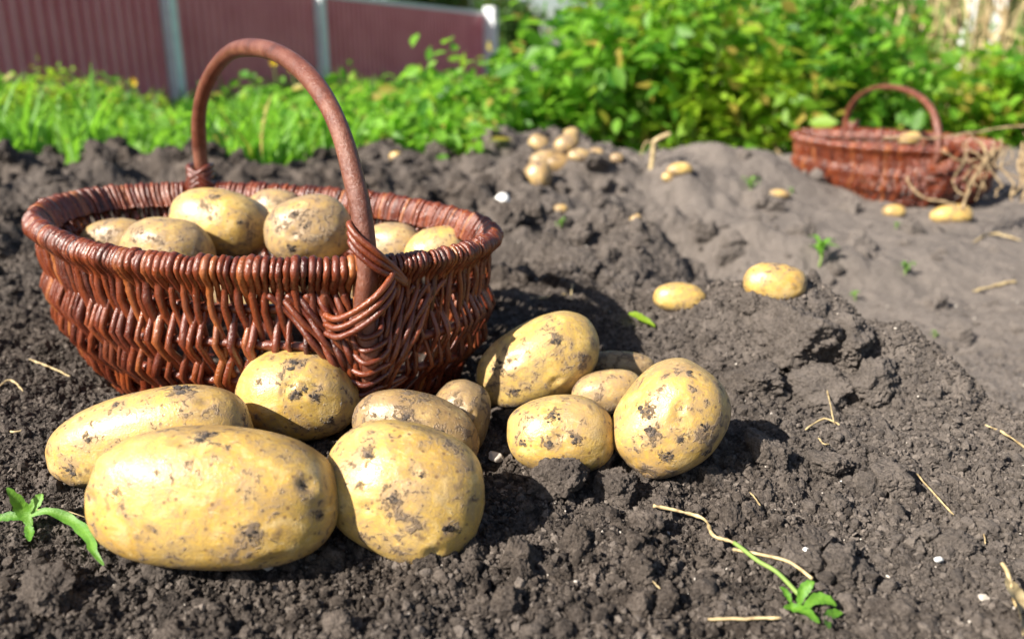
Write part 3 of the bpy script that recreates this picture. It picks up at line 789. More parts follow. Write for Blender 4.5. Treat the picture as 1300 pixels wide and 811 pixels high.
    for k in range(7):   # short turns holding the stick further down
        zz = Z - .052 - k * .0105; wv = .014 + .0042 * k; cc = surf(np.array([S_F]), np.array([zz]), 0)[0]; cc[2] = Z
        up = .010 if k % 2 == 0 else .004
        strand([(-wv - .012, -.004, zz + up + .010), (-wv * .6, .010, zz + up * .5), (-.004, .0205, zz - .002), (.010, .0175, zz + .001), (wv, .006, zz + up), (wv + .010, -.004, zz + up + .008)], .0025, .3 + .1 * (k % 4), c=cc)
    mb.build("handle_binding", M_WICK, root)
    # fanned rods that leave the handle foot and curve up to the rim
    mb = MB()
    for sd in (-1, 1):
        for k in range(9):
            top = .014 + k * .0074; low = .004 + k * .0014; zz = -.004 + .007 * (8 - k) * .55
            sT = S_F + sd * top; P = []
            for q in np.linspace(0, 1, 6):
                w = low + (top - low) * q ** 1.5; z = (zz + .012) + (Z - .020 - zz - .012) * q ** .8
                P.append(surf(np.array([S_F + sd * w]), np.array([z]), np.array([.0115 - .006 * q + (.0035 if (k + int(q * 5)) % 2 else -.001)]))[0])
            add_tube(mb, catmull(P, 5), .0030 if sd * sgn_right < 0 else .0025, 7, float(np.clip(.5 + .2 * r3.normal(), 0, 1)))
    mb.build("fanned_rods", M_WICK, root)
    # back binding
    n0 = rim_n(np.array([S_B]))[0]; n3b = np.array([n0[0], n0[1], 0]); t3b = np.array([-n0[1], n0[0], 0]); mb = MB()
    for sg in (-1, 1):
        for k in range(3):
            strand([(sg * .022, 0, Z - .010 + k * .005), (sg * .008, -.014, Z + .004 + k * .006), (-sg * .010, -.011, Z + .016 + k * .006), (-sg * .012, .006, Z + .018 + k * .006)], .0036, .4, b0, n3b, t3b, mb)
    mb.build("handle_binding", M_WICK, root)
    return root
bask = make_basket()
tag(bask, "reddish brown woven willow basket heaped with potatoes, arched handle", "basket", "willow harvest baskets")
b2 = copy_tree(bask)
c2 = at_z(1129, 180, .10)
b2.location = (c2[0], c2[1], -.024); b2.rotation_euler = (R_(1), R_(-1.0), R_(-31)); b2.scale = (.97, .97, .92)
for ch in b2.children:
    if ch.name.startswith('handle') and not ch.name.startswith('handle_b'): ch.scale.z = .84; ch.location = (-.02, 0, .016)
tag(b2, "blurry red brown willow basket in the background with dry vines hanging over it", "basket", "willow harvest baskets")
cc = Vector(c2)
far_pot2 = potato(1155, 176, 14, 9, 10, "pale potato showing inside the far basket", M_POT, depth=1.87, seed=80, eyes=1, level=3)

# ------------------------------------------------------------------ fence
P1 = np.array([-2.95, 7.5]); P3 = np.array([-.44, 14.0]); dirf = (P3 - P1) / np.linalg.norm(P3 - P1); nf = np.array([dirf[1], -dirf[0]])
P2 = P1 + dirf * 2.26
fence = empty("metal_fence", (P1[0], P1[1], -.22)); tag(fence, "maroon corrugated metal sheet fence with grey rail and posts", "fence")
LEN0, LEN1 = -9.5, float(np.linalg.norm(P3 - P1)); TOPZ = .92; BOTZ = -.42
def fence_pt(t, off, z): q = P1 + dirf * t + nf * off; return [q[0] - P1[0], q[1] - P1[1], z + .22]
def panel(t0, t1):
    mb = MB(); pitch = .105; ts = []; os_ = []
    t = t0
    while t < t1:
        for a, o_ in ((0, 0), (.35, 0), (.45, .030), (.90, .030)): ts.append(min(t + a * pitch, t1)); os_.append(o_)
        t += pitch
    ts.append(t1); os_.append(0); n = len(ts)
    top = [fence_pt(a, b, TOPZ - .02) for a, b in zip(ts, os_)]; bot = [fence_pt(a, b, BOTZ) for a, b in zip(ts, os_)]
    top2 = [fence_pt(a, b - .002, TOPZ - .02) for a, b in zip(ts, os_)]; bot2 = [fence_pt(a, b - .002, BOTZ) for a, b in zip(ts, os_)]
    i = np.arange(n - 1)
    mb.add(bot + top, np.stack([i, i + 1, i + 1 + n, i + n], 1)); mb.add(bot2 + top2, np.stack([i + n, i + 1 + n, i + 1, i], 1))
    mb.build("fence_panel", M_FENCE, fence, False)
step = 2.26
tcur = LEN0
bounds = [-9.04, -6.78, -4.52, -2.26, 0, 2.26, LEN1]
for a, b in zip(bounds[:-1], bounds[1:]): panel(a + .002, b - .002)
for t in bounds:
    w = .046 if t < LEN1 - .1 else .085; mb = MB(); v, f = box(-w, w, -w, w, 0, 1); ang = math.atan2(dirf[1], dirf[0]); Rz = np.array([[math.cos(ang), -math.sin(ang), 0], [math.sin(ang), math.cos(ang), 0], [0, 0, 1]])
    v[:, 2] = np.where(v[:, 2] > .5, TOPZ + (.0 if t < LEN1 - .1 else .10) + .22, BOTZ + .22 - .1); z_ = v[:, 2].copy(); v[:, 2] = 0
    v = v @ Rz.T; q = fence_pt(t, .026 + w, 0); v += np.array([q[0], q[1], 0]); v[:, 2] = z_
    mb.add(v, f); mb.build("post", M_POST, fence, False)
mb = MB(); a = fence_pt(-9.04, .0, TOPZ); b = fence_pt(LEN1, .0, TOPZ)
v, f = box(0, LEN1 + 9.04, -.028, .022, -.02, .03); v = v @ Rz.T + np.array([a[0], a[1], TOPZ + .22]); mb.add(v, f); mb.build("top_rail", M_POST, fence, False)

# ------------------------------------------------------------------ plants
LV = np.array([(0, 0, 0), (.26, .28, .06), (.30, .58, .03), (0, 1, -.12), (-.30, .58, .03), (-.26, .28, .06), (0, .48, -.05)])
LF = np.array([(0, 1, 6), (1, 2, 6), (2, 3, 6), (3, 4, 6), (4, 5, 6), (5, 0, 6)])
def leaves(mb, pos, dirs, size, tint, width=1.0, up=.5):
    n = len(pos); d = dirs / (np.linalg.norm(dirs, axis=1)[:, None] + 1e-9)
    nn = rng.normal(size=(n, 3)) * .7; nn[:, 2] += up * 2; s = np.cross(d, nn); s /= np.linalg.norm(s, axis=1)[:, None] + 1e-9; k = np.cross(s, d)
    V = pos[:, None] + size[:, None, None] * (LV[None, :, 0:1] * s[:, None] * width + LV[None, :, 1:2] * d[:, None] + LV[None, :, 2:3] * k[:, None])
    F = (LF[None] + (np.arange(n) * 7)[:, None, None]).reshape(-1, 3); mb.add(V.reshape(-1, 3), F, np.repeat(tint, 7))
def bush(x, y, h, R, nst, nl, ls, name, label, cat, group, mat, bias=.5, zb=None, dry=0):
    z0 = mz(x, y) - .02 if zb is None else zb
    root = empty(name, (x, y, z0)); tag(root, label, cat, group); nl = int(nl * .62); ls = ls * (1.0 + .55 * rng.random()) if R > .1 else ls
    st = MB(); lf = MB(); per = nl // nst; pos = []; dirs = []
    for i in range(nst):
        a = rng.random() * 6.28; r = R * rng.random() ** .6; hh = h * (.65 + .35 * rng.random()) * (1 - .25 * (r / R) ** 2)
        b0 = np.array([math.cos(a) * r * .3, math.sin(a) * r * .3, 0]); tip = np.array([math.cos(a) * r, math.sin(a) * r, hh])
        midp = (b0 + tip) / 2 + np.array([0, 0, hh * .12]) + rng.normal(size=3) * .02
        C_ = catmull([b0, midp, tip], 5); add_tube(st, C_, np.linspace(.006, .002, len(C_)), 5, .5)
        q = rng.random(per) ** .7; P = np.stack([np.interp(q, np.linspace(0, 1, len(C_)), C_[:, k]) for k in range(3)], 1)
        # leaves sit in small sprays so that light and dark clumps form
        k = max(1, per // 9); cen = P[rng.integers(0, per, k)] + rng.normal(size=(k, 3)) * np.array([.07, .07, .04]) * (R / .3)
        w = rng.integers(0, k, per); P = cen[w] + rng.normal(size=(per, 3)) * ls * .75
        P[:, 2] = np.maximum(P[:, 2], .01); dv = rng.normal(size=(per, 3)); dv[:, 2] = dv[:, 2] * .5 - .15; dv[:, 0] += math.cos(a) * .5; dv[:, 1] += math.sin(a) * .5
        pos.append(P); dirs.append(dv)
    P = np.concatenate(pos); D = np.concatenate(dirs); n = len(P)
    leaves(lf, P, D, ls * (.6 + .7 * rng.random(n)), np.clip(bias + .33 * rng.normal(size=n), 0, 1), .85)
    st.build("stem", M_STEM, root); lf.build("foliage", mat, root)
    return root
GBU = "leafy green bushes behind the potato bed"
BU = [(628, 3.45, .18, .22, .4, M_LEAF, "low green bush right in front of the fence's end post"), (688, 3.25, .22, .24, .5, M_LEAF, "loose green bush at the left end of the hedge under the sky gap"),
      (735, 3.3, .46, .30, .55, M_LEAF, "green bush right behind the distant potato heap"), (795, 3.15, .70, .30, .5, M_LEAF, "tall green bush above the small loose potatoes"),
      (856, 3.1, .62, .28, .75, M_LEAFY, "yellow green bush behind the upright dry stalk"), (905, 3.35, .85, .32, .35, M_LEAF, "darker tall bush in the middle of the hedge"),
      (948, 3.0, .40, .22, .6, M_LEAFY, "short bush with large yellow green leaves left of the dark gap"), (1010, 3.5, .80, .30, .45, M_LEAF, "tall bush directly left above the far basket"),
      (1062, 3.4, .50, .26, .55, M_LEAF, "bush seen through the far basket's handle"), (1110, 3.9, .42, .30, .75, M_LEAFY, "bright bush behind the far basket's handle"),
      (1172, 3.7, .34, .28, .8, M_LEAFY, "low bright bush behind the far basket's rim"), (1240, 3.6, .36, .30, .7, M_LEAFY, "bright low bush among the dry stalks at right"),
      (1300, 3.5, .40, .30, .55, M_LEAF, "green bush cut by the right edge of the photo")]
for px, y, h, R, bi, mt, lab in BU:
    bush((px - 650) / F_PX * (y * CP + .09), y, h, R, 16, 1500, .055, "bush", lab, "bush", GBU, mt, bi)
BK = [(775, 4.9, .55, .45, "back row bush rising behind the distant heap's hedge"), (840, 4.7, 1.15, .5, "back row bush filling the top of the photo at centre right"), (930, 4.9, 1.25, .5, "tall dense back row bush above the dark gap"),
      (1015, 4.8, 1.05, .5, "back row bush left of the white posts"), (1085, 5.1, .75, .45, "pale back row bush by the leftmost white post"), (1290, 5.0, .75, .45, "back row bush at the right edge behind the dry stalks")]
for px, y, h, R, lab in BK:
    bush((px - 650) / F_PX * (y * CP + .09), y, h, R, 18, 1700, .075, "bush", lab, "bush", GBU, M_LEAF if px < 1050 else M_LEAFY, .5)
bush((1185 - 650) / F_PX * 5.6, 5.8, .55, .6, 18, 1500, .07, "bush", "dim green bush low behind the dry stalks", "bush", GBU, M_LEAFY, .6)

# weeds on the left, each clump a plant
GW = "weed clumps growing between the bed and the fence"
WE = [(440, 2.75, .20, .22, "ragged weed clump seen just inside the handle's front leg"), (560, 2.35, .13, .14, "low weed clump spilling onto the soil at centre left"), (330, 2.25, .10, .14, "low weed clump spilling onto soil inside the handle's arch"), (110, 5.2, .42, .2, "tall thin weed clump between the yellow flowers"), (20, 4.9, .42, .2, "tall thin weed clump at the far left edge by the fence"),
      (470, 2.95, .20, .22, "weed clump just right of the big handle"), (535, 2.7, .26, .22, "bright weed clump in the middle between handle and hedge"), (590, 2.95, .32, .22, "taller weed clump left of the hedge"),
      (560, 4.0, .30, .30, "dark leafed weed clump below the fence's middle panel"), (480, 4.4, .30, .30, "weed clump touching the foot of the fence right of the handle"), (612, 2.45, .07, .07, "small weed tuft on bare soil left of the distant heap"),
      (395, 4.2, .28, .3, "weed clump seen inside the handle's arch at right"), (320, 3.6, .26, .3, "yellowish weed clump seen inside the handle's arch"), (40, 4.4, .34, .25, "tall weed clump at the left edge before the fence"),
      (85, 5.0, .30, .25, "weed clump second from the left edge"), (155, 4.6, .34, .22, "weed clump under the yellow flowers")]
for i, (px, y, h, R, lab) in enumerate(WE):
    bush((px - 650) / F_PX * (y * CP + .09), y, h, R, 12, 900 if R > .1 else 220, .042 if R > .1 else .025, "weed", lab, "weed", GW, M_LEAF if i % 3 == 0 else M_LEAFY if i in (12, 13) else M_GRASS, .6)
# ground-covering grass and low weeds
def grass():
    n = 52000; y = 1.85 + 10 * rng.random(n) ** 1.7; x = -5.2 + 8.5 * rng.random(n) * 1.0
    lim = 2.12 + .35 * fbm2(x * 5, x * 0 + 3, 2, 63) + .28 * smooth(-.9, -.3, x) + .12 * fbm2(x * 4, np.zeros_like(x), 2, 3) * 3 + .55 * smooth(-.5, .0, x) + .35 * smooth(.2, .6, x) - .45 * np.exp(-((x + .60) / .14) ** 2)
    keep = (y > lim) & (np.abs(x) < .85 * y + .5) & (fbm2(x * 2.2, y * 2.2, 2, 14) > -.32)
    side = (x - P1[0]) * nf[0] + (y - P1[1]) * nf[1]; keep &= side > .05
    x, y = x[keep], y[keep]; n = len(x); z = ground_z(x, y); h = (.05 + .13 * rng.random(n) ** 1.7) * (1 + 1.3 * fbm2(x * 1.5, y * 1.5, 2, 15)) * (.8 + .09 * y)
    a = rng.random(n) * 6.28; lean = .25 + .5 * rng.random(n); w = .0035 + .003 * rng.random(n) + .0008 * y
    d = np.stack([np.cos(a), np.sin(a), np.zeros(n)], 1); sd = np.stack([-np.sin(a), np.cos(a), np.zeros(n)], 1); b = np.stack([x, y, z - .005], 1)
    V = []
    for t, ww in ((0, 1), (.45, .9), (.8, .55), (1, .05)):
        c = b + d * (lean * h * t ** 2)[:, None] + np.array([0, 0, 1.]) * (h * t * (1 - .25 * lean * t))[:, None]
        V += [c - sd * (w * ww)[:, None], c + sd * (w * ww)[:, None]]
    V = np.stack(V, 1); F = np.array([(0, 1, 3, 2), (2, 3, 5, 4), (4, 5, 7, 6)]); F = (F[None] + (np.arange(n) * 8)[:, None, None]).reshape(-1, 4)
    mb = MB(); mb.add(V.reshape(-1, 3), F, np.repeat(np.clip(.5 + .5 * fbm2(x * 1.3, y * 1.3, 2, 40) + .2 * rng.normal(size=n), 0, 1), 8))
    o = mb.build("grass", M_GRASS); tag(o, "bright green grass between the bed and the fence", "grass", None, "stuff")
    # low broad leaves
    n = 15000; y = 2.4 + 7 * rng.random(n) ** 1.6; x = -5 + 7.5 * rng.random(n)
    lim = 2.2 + .25 * smooth(-.9, -.3, x) + .50 * smooth(-.5, .0, x) + .35 * smooth(.2, .6, x)
    side = (x - P1[0]) * nf[0] + (y - P1[1]) * nf[1]; keep = (y > lim) & (np.abs(x) < .85 * y + .5) & (side > .05) & (fbm2(x * 3, y * 3, 2, 16) > -.1); x, y = x[keep], y[keep]; n = len(x)
    P = np.stack([x, y, ground_z(x, y) + .02 + .12 * rng.random(n)], 1); dv = rng.normal(size=(n, 3)); dv[:, 2] = abs(dv[:, 2]) * .5
    mb = MB(); leaves(mb, P, dv, .03 + .035 * rng.random(n), np.clip(.55 + .25 * rng.normal(size=n), 0, 1), 1.1)
    o = mb.build("ground_cover", M_GRASS); tag(o, "low broad leaved weeds covering the ground", "ground cover", None, "stuff")
grass()

# yellow flowers
GFl = "yellow flowers standing in the weeds"
FL = [(111, 105, 5.0, "yellow flower leftmost of the row before the fence"), (148, 125, 4.7, "lowest yellow flower before the fence"), (170, 104, 4.7, "yellow flower highest right of the row before the fence"), (141, 114, 5.0, "faint orange flower between the others before the fence"),
      (347, 78, 4.6, "left of the two yellow flowers under the handle's arch"), (371, 86, 4.6, "right of the two yellow flowers under the handle's arch"), (253, 148, 4.4, "yellow flower touching the left of the handle")]
for px, py, dd, lab in FL:
    q = at_depth(px, py, dd); zb = mz(q[0], q[1]) - .02; root = empty("flower", (q[0], q[1], zb)); tag(root, lab, "flower", GFl)
    hgt = q[2] - zb; mb = MB(); C_ = catmull([(0, .01, 0), (.008, 0, hgt * .5), (0, 0, hgt)], 5); add_tube(mb, C_, .003, 5); mb.build("stem", M_STEM, root)
    mb = MB(); n = 14; a = np.arange(n) / n * 6.28; D = np.stack([np.cos(a), -.55 + 0 * a, np.sin(a)], 1); leaves(mb, np.repeat([[0, 0, hgt]], n, 0), D, np.full(n, .027), np.full(n, .5), .8, 0)
    mb.build("petals", M_FLOWER, root)

# dry stalks at right, white posts behind
GS = "tall dry stalks at upper right"
for i in range(60):
    px = 1085 + i * 3.5 + rng.normal() * 4; y = 4.1 + 1.3 * rng.random(); x = (px - 650) / F_PX * (y * CP); zb = mz(x, y) - .02; h = .75 + .32 * rng.random()
    root = empty("dry_stalk", (x, y, zb)); tag(root, "tall thin dry straw coloured stalk in the clump at upper right", "dry stalk", GS)
    ln = rng.normal() * .10; mb = MB(); C_ = catmull([(0, 0, 0), (ln * .3, 0, h * .5), (ln, .02, h)], 6); add_tube(mb, C_, np.linspace(.006, .003, len(C_)), 5); mb.build("stem", [M_STRAW, M_STEM][i % 2], root)
    mb = MB(); n = 16; t = rng.random(n) * .8 + .2; P = np.stack([ln * t ** 1.5, 0 * t, h * t], 1); D = rng.normal(size=(n, 3)); D *= .35; D[:, 2] -= .8; leaves(mb, P, D, .06 + .08 * rng.random(n), rng.random(n), .2); mb.build("dry_leaves", M_STRAW, root)
for k, (px, pyb, w, lab) in enumerate([(1121, 42, 7, "white post left of the dry stalks"), (1160, 22, 4, "thinner white post among the dry stalks"), (1222, 30, 5, "white post in the middle of the dry stalks"), (1259, 28, 5, "white post rightmost behind the dry stalks")]):
    y = 6.4 + .1 * k; x = (px - 650) / F_PX * y * CP; W = w / F_PX * y; mb = MB(); zt = 1.15 + .05 * k
    prof = [(W, -.3), (W, zt - W * 1.4), (.3 * W, zt)]
    v, f = box(-W, W, -W, W, -.3, zt); mb.add(v, f); v2 = np.array([(-W, -W, zt), (W, -W, zt), (W, W, zt), (-W, W, zt), (0, 0, zt + W)]); mb.add(v2, np.array([(0, 1, 4), (1, 2, 4), (2, 3, 4), (3, 0, 4)]))
    o = mb.build("post", M_WHITE, None, False); o.location = (x, y, 0); tag(o, lab, "post", "white posts at upper right")

# far trees
GT = "trees beyond the fence"
def tree(x, y, h, R, label, n=5200, ls=.16):
    root = empty("tree", (x, y, -.3)); tag(root, label, "tree", GT); tr = MB()
    C_ = catmull([(0, 0, 0), (.08, .05, h * .35), (0, 0, h * .8)], 6); add_tube(tr, C_, np.linspace(R * .11, R * .03, len(C_)), 9)
    cl_ = []
    for i in range(34):
        a = rng.random() * 6.28; el = rng.random() ** .8; r = R * (.35 + .65 * rng.random()) * math.sin(math.pi * (.12 + .8 * el)); c = np.array([math.cos(a) * r, math.sin(a) * r, h * (.25 + .75 * el)]); cl_.append(c)
        if i < 14: add_tube(tr, catmull([(0, 0, c[2] * .55), (c[0] * .5, c[1] * .5, c[2] * .85), tuple(c)], 4), np.linspace(R * .035, R * .01, 9), 5)
    tr.build("trunk", M_BARK, root); cl_ = np.array(cl_); w = rng.integers(0, 34, n); P = cl_[w] + rng.normal(size=(n, 3)) * R * .16
    mb = MB(); leaves(mb, P, rng.normal(size=(n, 3)), ls * (.6 + .7 * rng.random(n)), np.clip(.5 + .3 * rng.normal(size=n), 0, 1)); mb.build("crown", M_TREE, root)
for x, y, h, R, lab in [(-3.6, 21, 3.6, 2.2, "leafy tree just above the fence rail left of its end"), (-1.9, 24, 3.4, 1.8, "dark tree behind the fence near its end post"), (-.15, 20, 1.55, 1.0, "small dark tree right of the fence's end post"),
                        (-6.8, 22, 3.8, 2.4, "tree hidden mostly behind the middle of the fence"), (3.4, 17, 3.2, 1.9, "far tree behind the middle of the hedge"), (6.6, 16, 2.6, 2.0, "far pale tree behind the white posts"),
                        (9.6, 17, 2.9, 2.2, "far tree at the right edge of the photo"), (-11, 20, 4.5, 2.6, "tree far left behind the fence")]:
    tree(x, y, h, R, lab)

# ------------------------------------------------------------------ small things on the soil
def path_on_ground(pxs, lift=.002):
    P = np.array([on_ground(px, py, lift) for px, py in pxs])
    for i in range(len(P)):
        a = np.linspace(0, 6.28, 9)[:-1]; P[i, 2] = max(P[i, 2], float(np.max(ground_z(P[i, 0] + .005 * np.cos(a), P[i, 1] + .005 * np.sin(a)))) + lift * .6)
    for i in range(len(P) - 1):   # lift both ends until the piece clears the grains between them
        q = np.linspace(.15, .85, 8)[:, None]; L = P[i] * (1 - q) + P[i + 1] * q; dz = float(np.max(ground_z(L[:, 0], L[:, 1]) - L[:, 2])) + lift * .4
        if dz > 0: P[i, 2] += dz * .5; P[i + 1, 2] += dz * .5
    return P
def strawbit(pxs, rad, label, mat=M_STRAW, name="straw", group="straw and dry stem bits on the soil", lift=.0025):
    P = path_on_ground(pxs, lift); 
    if len(P) > 2: P[1:-1, 2] = np.maximum(P[1:-1, 2], (P[:-2, 2] + P[2:, 2]) / 2)
    C_ = catmull(P, 6); c0 = C_[0].copy(); n = len(C_); C_ = C_ + rng.normal(size=C_.shape) * rad * .15; rd = rad * .68 * (1 + .2 * rng.normal(size=n)) * np.interp(np.linspace(0, 1, n), [0, .1, .9, 1], [.6, 1, 1, .5])
    mb = MB(); add_tube(mb, C_ - c0, rd, 7, .5); o = mb.build(name, mat); o.location = c0; tag(o, label, "straw" if name == "straw" else "stem", group); return o
strawbit([(898, 793), (945, 791), (991, 794)], .0014, "straight pale yellow straw lying flat at the bottom edge")
strawbit([(1250, 545), (1275, 561), (1304, 581)], .0014, "pale straw at the right edge of the foreground soil")
strawbit([(1162, 612), (1180, 637), (1209, 664)], .0010, "thin straw slanting on the dusty soil at right")
strawbit([(1022, 549), (1045, 544), (1068, 545)], .0013, "short thick straw lying across at the foot of the mound")
strawbit([(1038, 495), (1047, 520), (1058, 548)], .0010, "thin dry bit leaning down the mound's front")
strawbit([(650, 383), (690, 381), (722, 376)], .0024, "dry straw on the soil right of the basket")
strawbit([(724, 385), (728, 370), (733, 352)], .0018, "upright straw end right of the basket")
strawbit([(1038, 562), (1045, 568), (1052, 572)], .0010, "tiny straw tip under the crossed bits at the mound")
strawbit([(951, 634), (958, 643), (968, 654)], .0009, "tiny white rootlet in the middle foreground")
strawbit([(823, 742), (835, 752), (846, 761)], .0007, "thin pale rootlet left of the green sprig")
strawbit([(1248, 680), (1249, 692), (1248, 702)], .0007, "short white rootlet standing at far right")
strawbit([(1235, 372), (1262, 366), (1290, 360)], .0035, "blurry dry stalk on the soil below the far basket")
strawbit([(1236, 310), (1260, 300), (1296, 307)], .003, "faint dry stalk near the right edge in the distance")
strawbit([(0, 545), (18, 553), (36, 548)], .0013, "dry rootlet at the left edge beside the long potato")
strawbit([(40, 470), (64, 476), (90, 482)], .0013, "dry stem left of the basket's foot")
strawbit([(0, 495), (16, 493), (30, 499)], .0014, "pale straw at the left edge below the basket")
strawbit([(40, 655), (75, 660), (112, 668)], .0006, "thin dark rootlet behind the green seedling")
strawbit([(150, 440), (64, 445), (70, 450)], .001, "dry fibre in the shade left of the basket") if False else None

def ribbon(mb, C_, w, up=(0, 0, 1), att=.5, fold=.25):
    C_ = np.asarray(C_); n = len(C_); t = np.gradient(C_, axis=0); t /= np.linalg.norm(t, axis=1)[:, None]
    s = np.cross(t, np.asarray(up, float)); s /= np.linalg.norm(s, axis=1)[:, None] + 1e-9; k = np.cross(s, t); q = np.linspace(0, 1, n)
    ww = w * .85 * np.sin(np.pi * np.clip(q * .93 + .05, 0, 1)) ** .9 * (1 + .10 * np.sin(q * 31 + w * 900) + .06 * np.sin(q * 53))
    cols = []
    for c in (-1, -.5, 0, .5, 1): cols.append(C_ + s * (ww * c)[:, None] + k * (abs(c) * ww * fold + .08 * w * np.sin(q * 14 + c * 3) * abs(c))[:, None])
    V = np.stack(cols, 1).reshape(-1, 3); i, j = np.meshgrid(np.arange(n - 1), np.arange(4), indexing='ij'); a = i * 5 + j
    tt_ = np.clip(att + np.tile([-.15, .0, .30, .0, -.15], n) + .12 * np.repeat(np.sin(q * 37), 5), 0, .9)
    mb.add(V, np.stack([a, a + 1, a + 6, a + 5], -1).reshape(-1, 4), tt_)
def leafpx(root, base3, pts, depth0, depth1, w, name="leaf", mat=M_SPRIG, att=.6, up=(.1, -.6, .8)):
    n = len(pts); P = []
    for i, (px, py) in enumerate(pts):
        q = on_ground(px, py); gd = (q[1]) * CP + (CAMH - q[2]) * SP - .009
        P.append(at_depth(px, py, min(gd, depth0 + (depth1 - depth0) * i / (n - 1))))
    P = np.array(P)
    mb = MB(); ribbon(mb, catmull(P, 8) - base3, w, up, att); return mb.build(name, mat, root)
# seedling at the left edge
g = on_ground(38, 668); d0 = g[1] * CP + (CAMH - g[2]) * SP
sd = empty("seedling", g); tag(sd, "green weed seedling at the left edge beside the largest potato", "seedling")
leafpx(sd, g, [(38, 655), (60, 648), (90, 660), (112, 680), (120, 700), (132, 717)], d0 - .008, d0 - .012, .0042)
leafpx(sd, g, [(40, 668), (30, 650), (22, 635), (9, 618)], d0 - .004, d0 - .012, .0052, att=.85)
leafpx(sd, g, [(36, 660), (42, 645), (50, 632), (54, 626)], d0 - .004, d0 + .0, .0045, att=.9)
leafpx(sd, g, [(40, 660), (22, 655), (4, 656), (-14, 662)], d0 - .006, d0 - .01, .0038, att=.4)
leafpx(sd, g, [(34, 664), (38, 676), (38, 686)], d0 - .008, d0 - .012, .0035, att=.5)
mb = MB(); add_tube(mb, catmull(np.array([at_depth(37, 676, d0), at_depth(38, 664, d0 - .004), at_depth(41, 652, d0 - .006)]) - g, 5), .0014, 7); mb.build("stem", M_STEM, sd)
# uprooted sprig at lower right
g = on_ground(1020, 765); sp = empty("uprooted_weed", g); tag(sp, "uprooted weed with straw coloured stem and green leaves at lower right", "weed")
P = path_on_ground([(829, 652), (862, 662), (893, 676), (905, 690), (930, 706), (960, 722), (985, 742), (1012, 764)], .005); P[1:-1, 2] = np.maximum(P[1:-1, 2], (P[:-2, 2] + P[2:, 2]) / 2) 
C_ = catmull(P, 6) - g; n = len(C_); mb = MB(); add_tube(mb, C_[:int(n * .6)], .0013 * (1 + .22 * rng.normal(size=int(n * .6))), 8); mb.build("stem", M_STRAW, sp)
mb = MB(); add_tube(mb, C_[int(n * .58):], .0014, 8); mb.build("stem", M_STEM, sp)
P = path_on_ground([(930, 706), (965, 712), (1000, 728), (1030, 742)], .0045) - g; mb = MB(); add_tube(mb, catmull(P, 5), .0011, 8); mb.build("stem", M_STRAW, sp)
d0 = g[1] * CP + (CAMH - g[2]) * SP
leafpx(sp, g, [(1040, 790), (1025, 778), (1008, 771), (995, 770)], d0 - .012, d0 - .010, .0040)
leafpx(sp, g, [(1020, 772), (1034, 760), (1048, 760), (1062, 768)], d0 - .010, d0 - .012, .0040, att=.75)
leafpx(sp, g, [(1052, 797), (1050, 785), (1058, 778), (1070, 777)], d0 - .014, d0 - .014, .0036, att=.65)
leafpx(sp, g, [(1014, 768), (1018, 752), (1026, 742), (1034, 738)], d0 - .008, d0 - .008, .0038, att=.55)
leafpx(sp, g, [(1004, 764), (998, 752), (990, 744)], d0 - .006, d0 - .006, .0024, att=.5)
mb = MB(); add_tube(mb, catmull(np.array([at_depth(1014, 768, d0 - .004), at_depth(1040, 788, d0 - .012), at_depth(1060, 802, d0 - .014), at_depth(1085, 814, d0 - .014)]) - g, 5), .0011, 7); mb.build("stem", M_STEM, sp)
# dry pale leaf at right edge
g = on_ground(1288, 770); d0 = g[1] * CP + (CAMH - g[2]) * SP; dl = empty("dry_leaf", g); tag(dl, "curled pale dry leaf at the lower right edge", "leaf")
leafpx(dl, g, [(1276, 733), (1284, 748), (1292, 768), (1298, 792), (1300, 806)], d0 - .012, d0 - .014, .0085, "blade", M_STRAW, up=(.5, -.6, .6))
mb = MB(); add_tube(mb, catmull(np.array([at_depth(1272, 714, d0 - .002), at_depth(1279, 726, d0 - .007), at_depth(1284, 745, d0 - .012)]) - g, 5), .0012, 7); mb.build("stem", M_STRAW, dl)

# stones
def stone(px, py, r, label, mat, sq=.8):
    g = on_ground(px, py + r * .5); d = g[1] * CP + (CAMH - g[2]) * SP; R0 = r / F_PX * d; v, f = lump(3, int(px), .22, 1.1); mb = MB(); mb.add(v * R0 * (1.1, 1, sq), f); o = mb.build("stone", mat); o.location = (g[0], g[1] - R0, g[2] + R0 * 1.0); tag(o, label, "stone", "stones on the soil")
stone(638, 258, 11, "white stone on the soil between the basket and the distant heap", M_WSTONE)
stone(629, 579, 9, "pale pebble in the gap left of the half buried potato", M_STONE)
stone(390, 186, 10, "pale stone in front of the weeds inside the handle's arch", M_STONE)
stone(342, 716, 7, "small pinkish pebble under the largest potato", M_STONE)
stone(1021, 699, 4, "tiny white pebble above the green sprig", M_WSTONE)
stone(1188, 712, 5, "white pebble on the dusty soil at right", M_WSTONE)
stone(1068, 612, 3, "tiny white pebble at the foot of the mound", M_WSTONE)
stone(1245, 757, 7, "brownish pebble near the dry leaf", M_STONE)

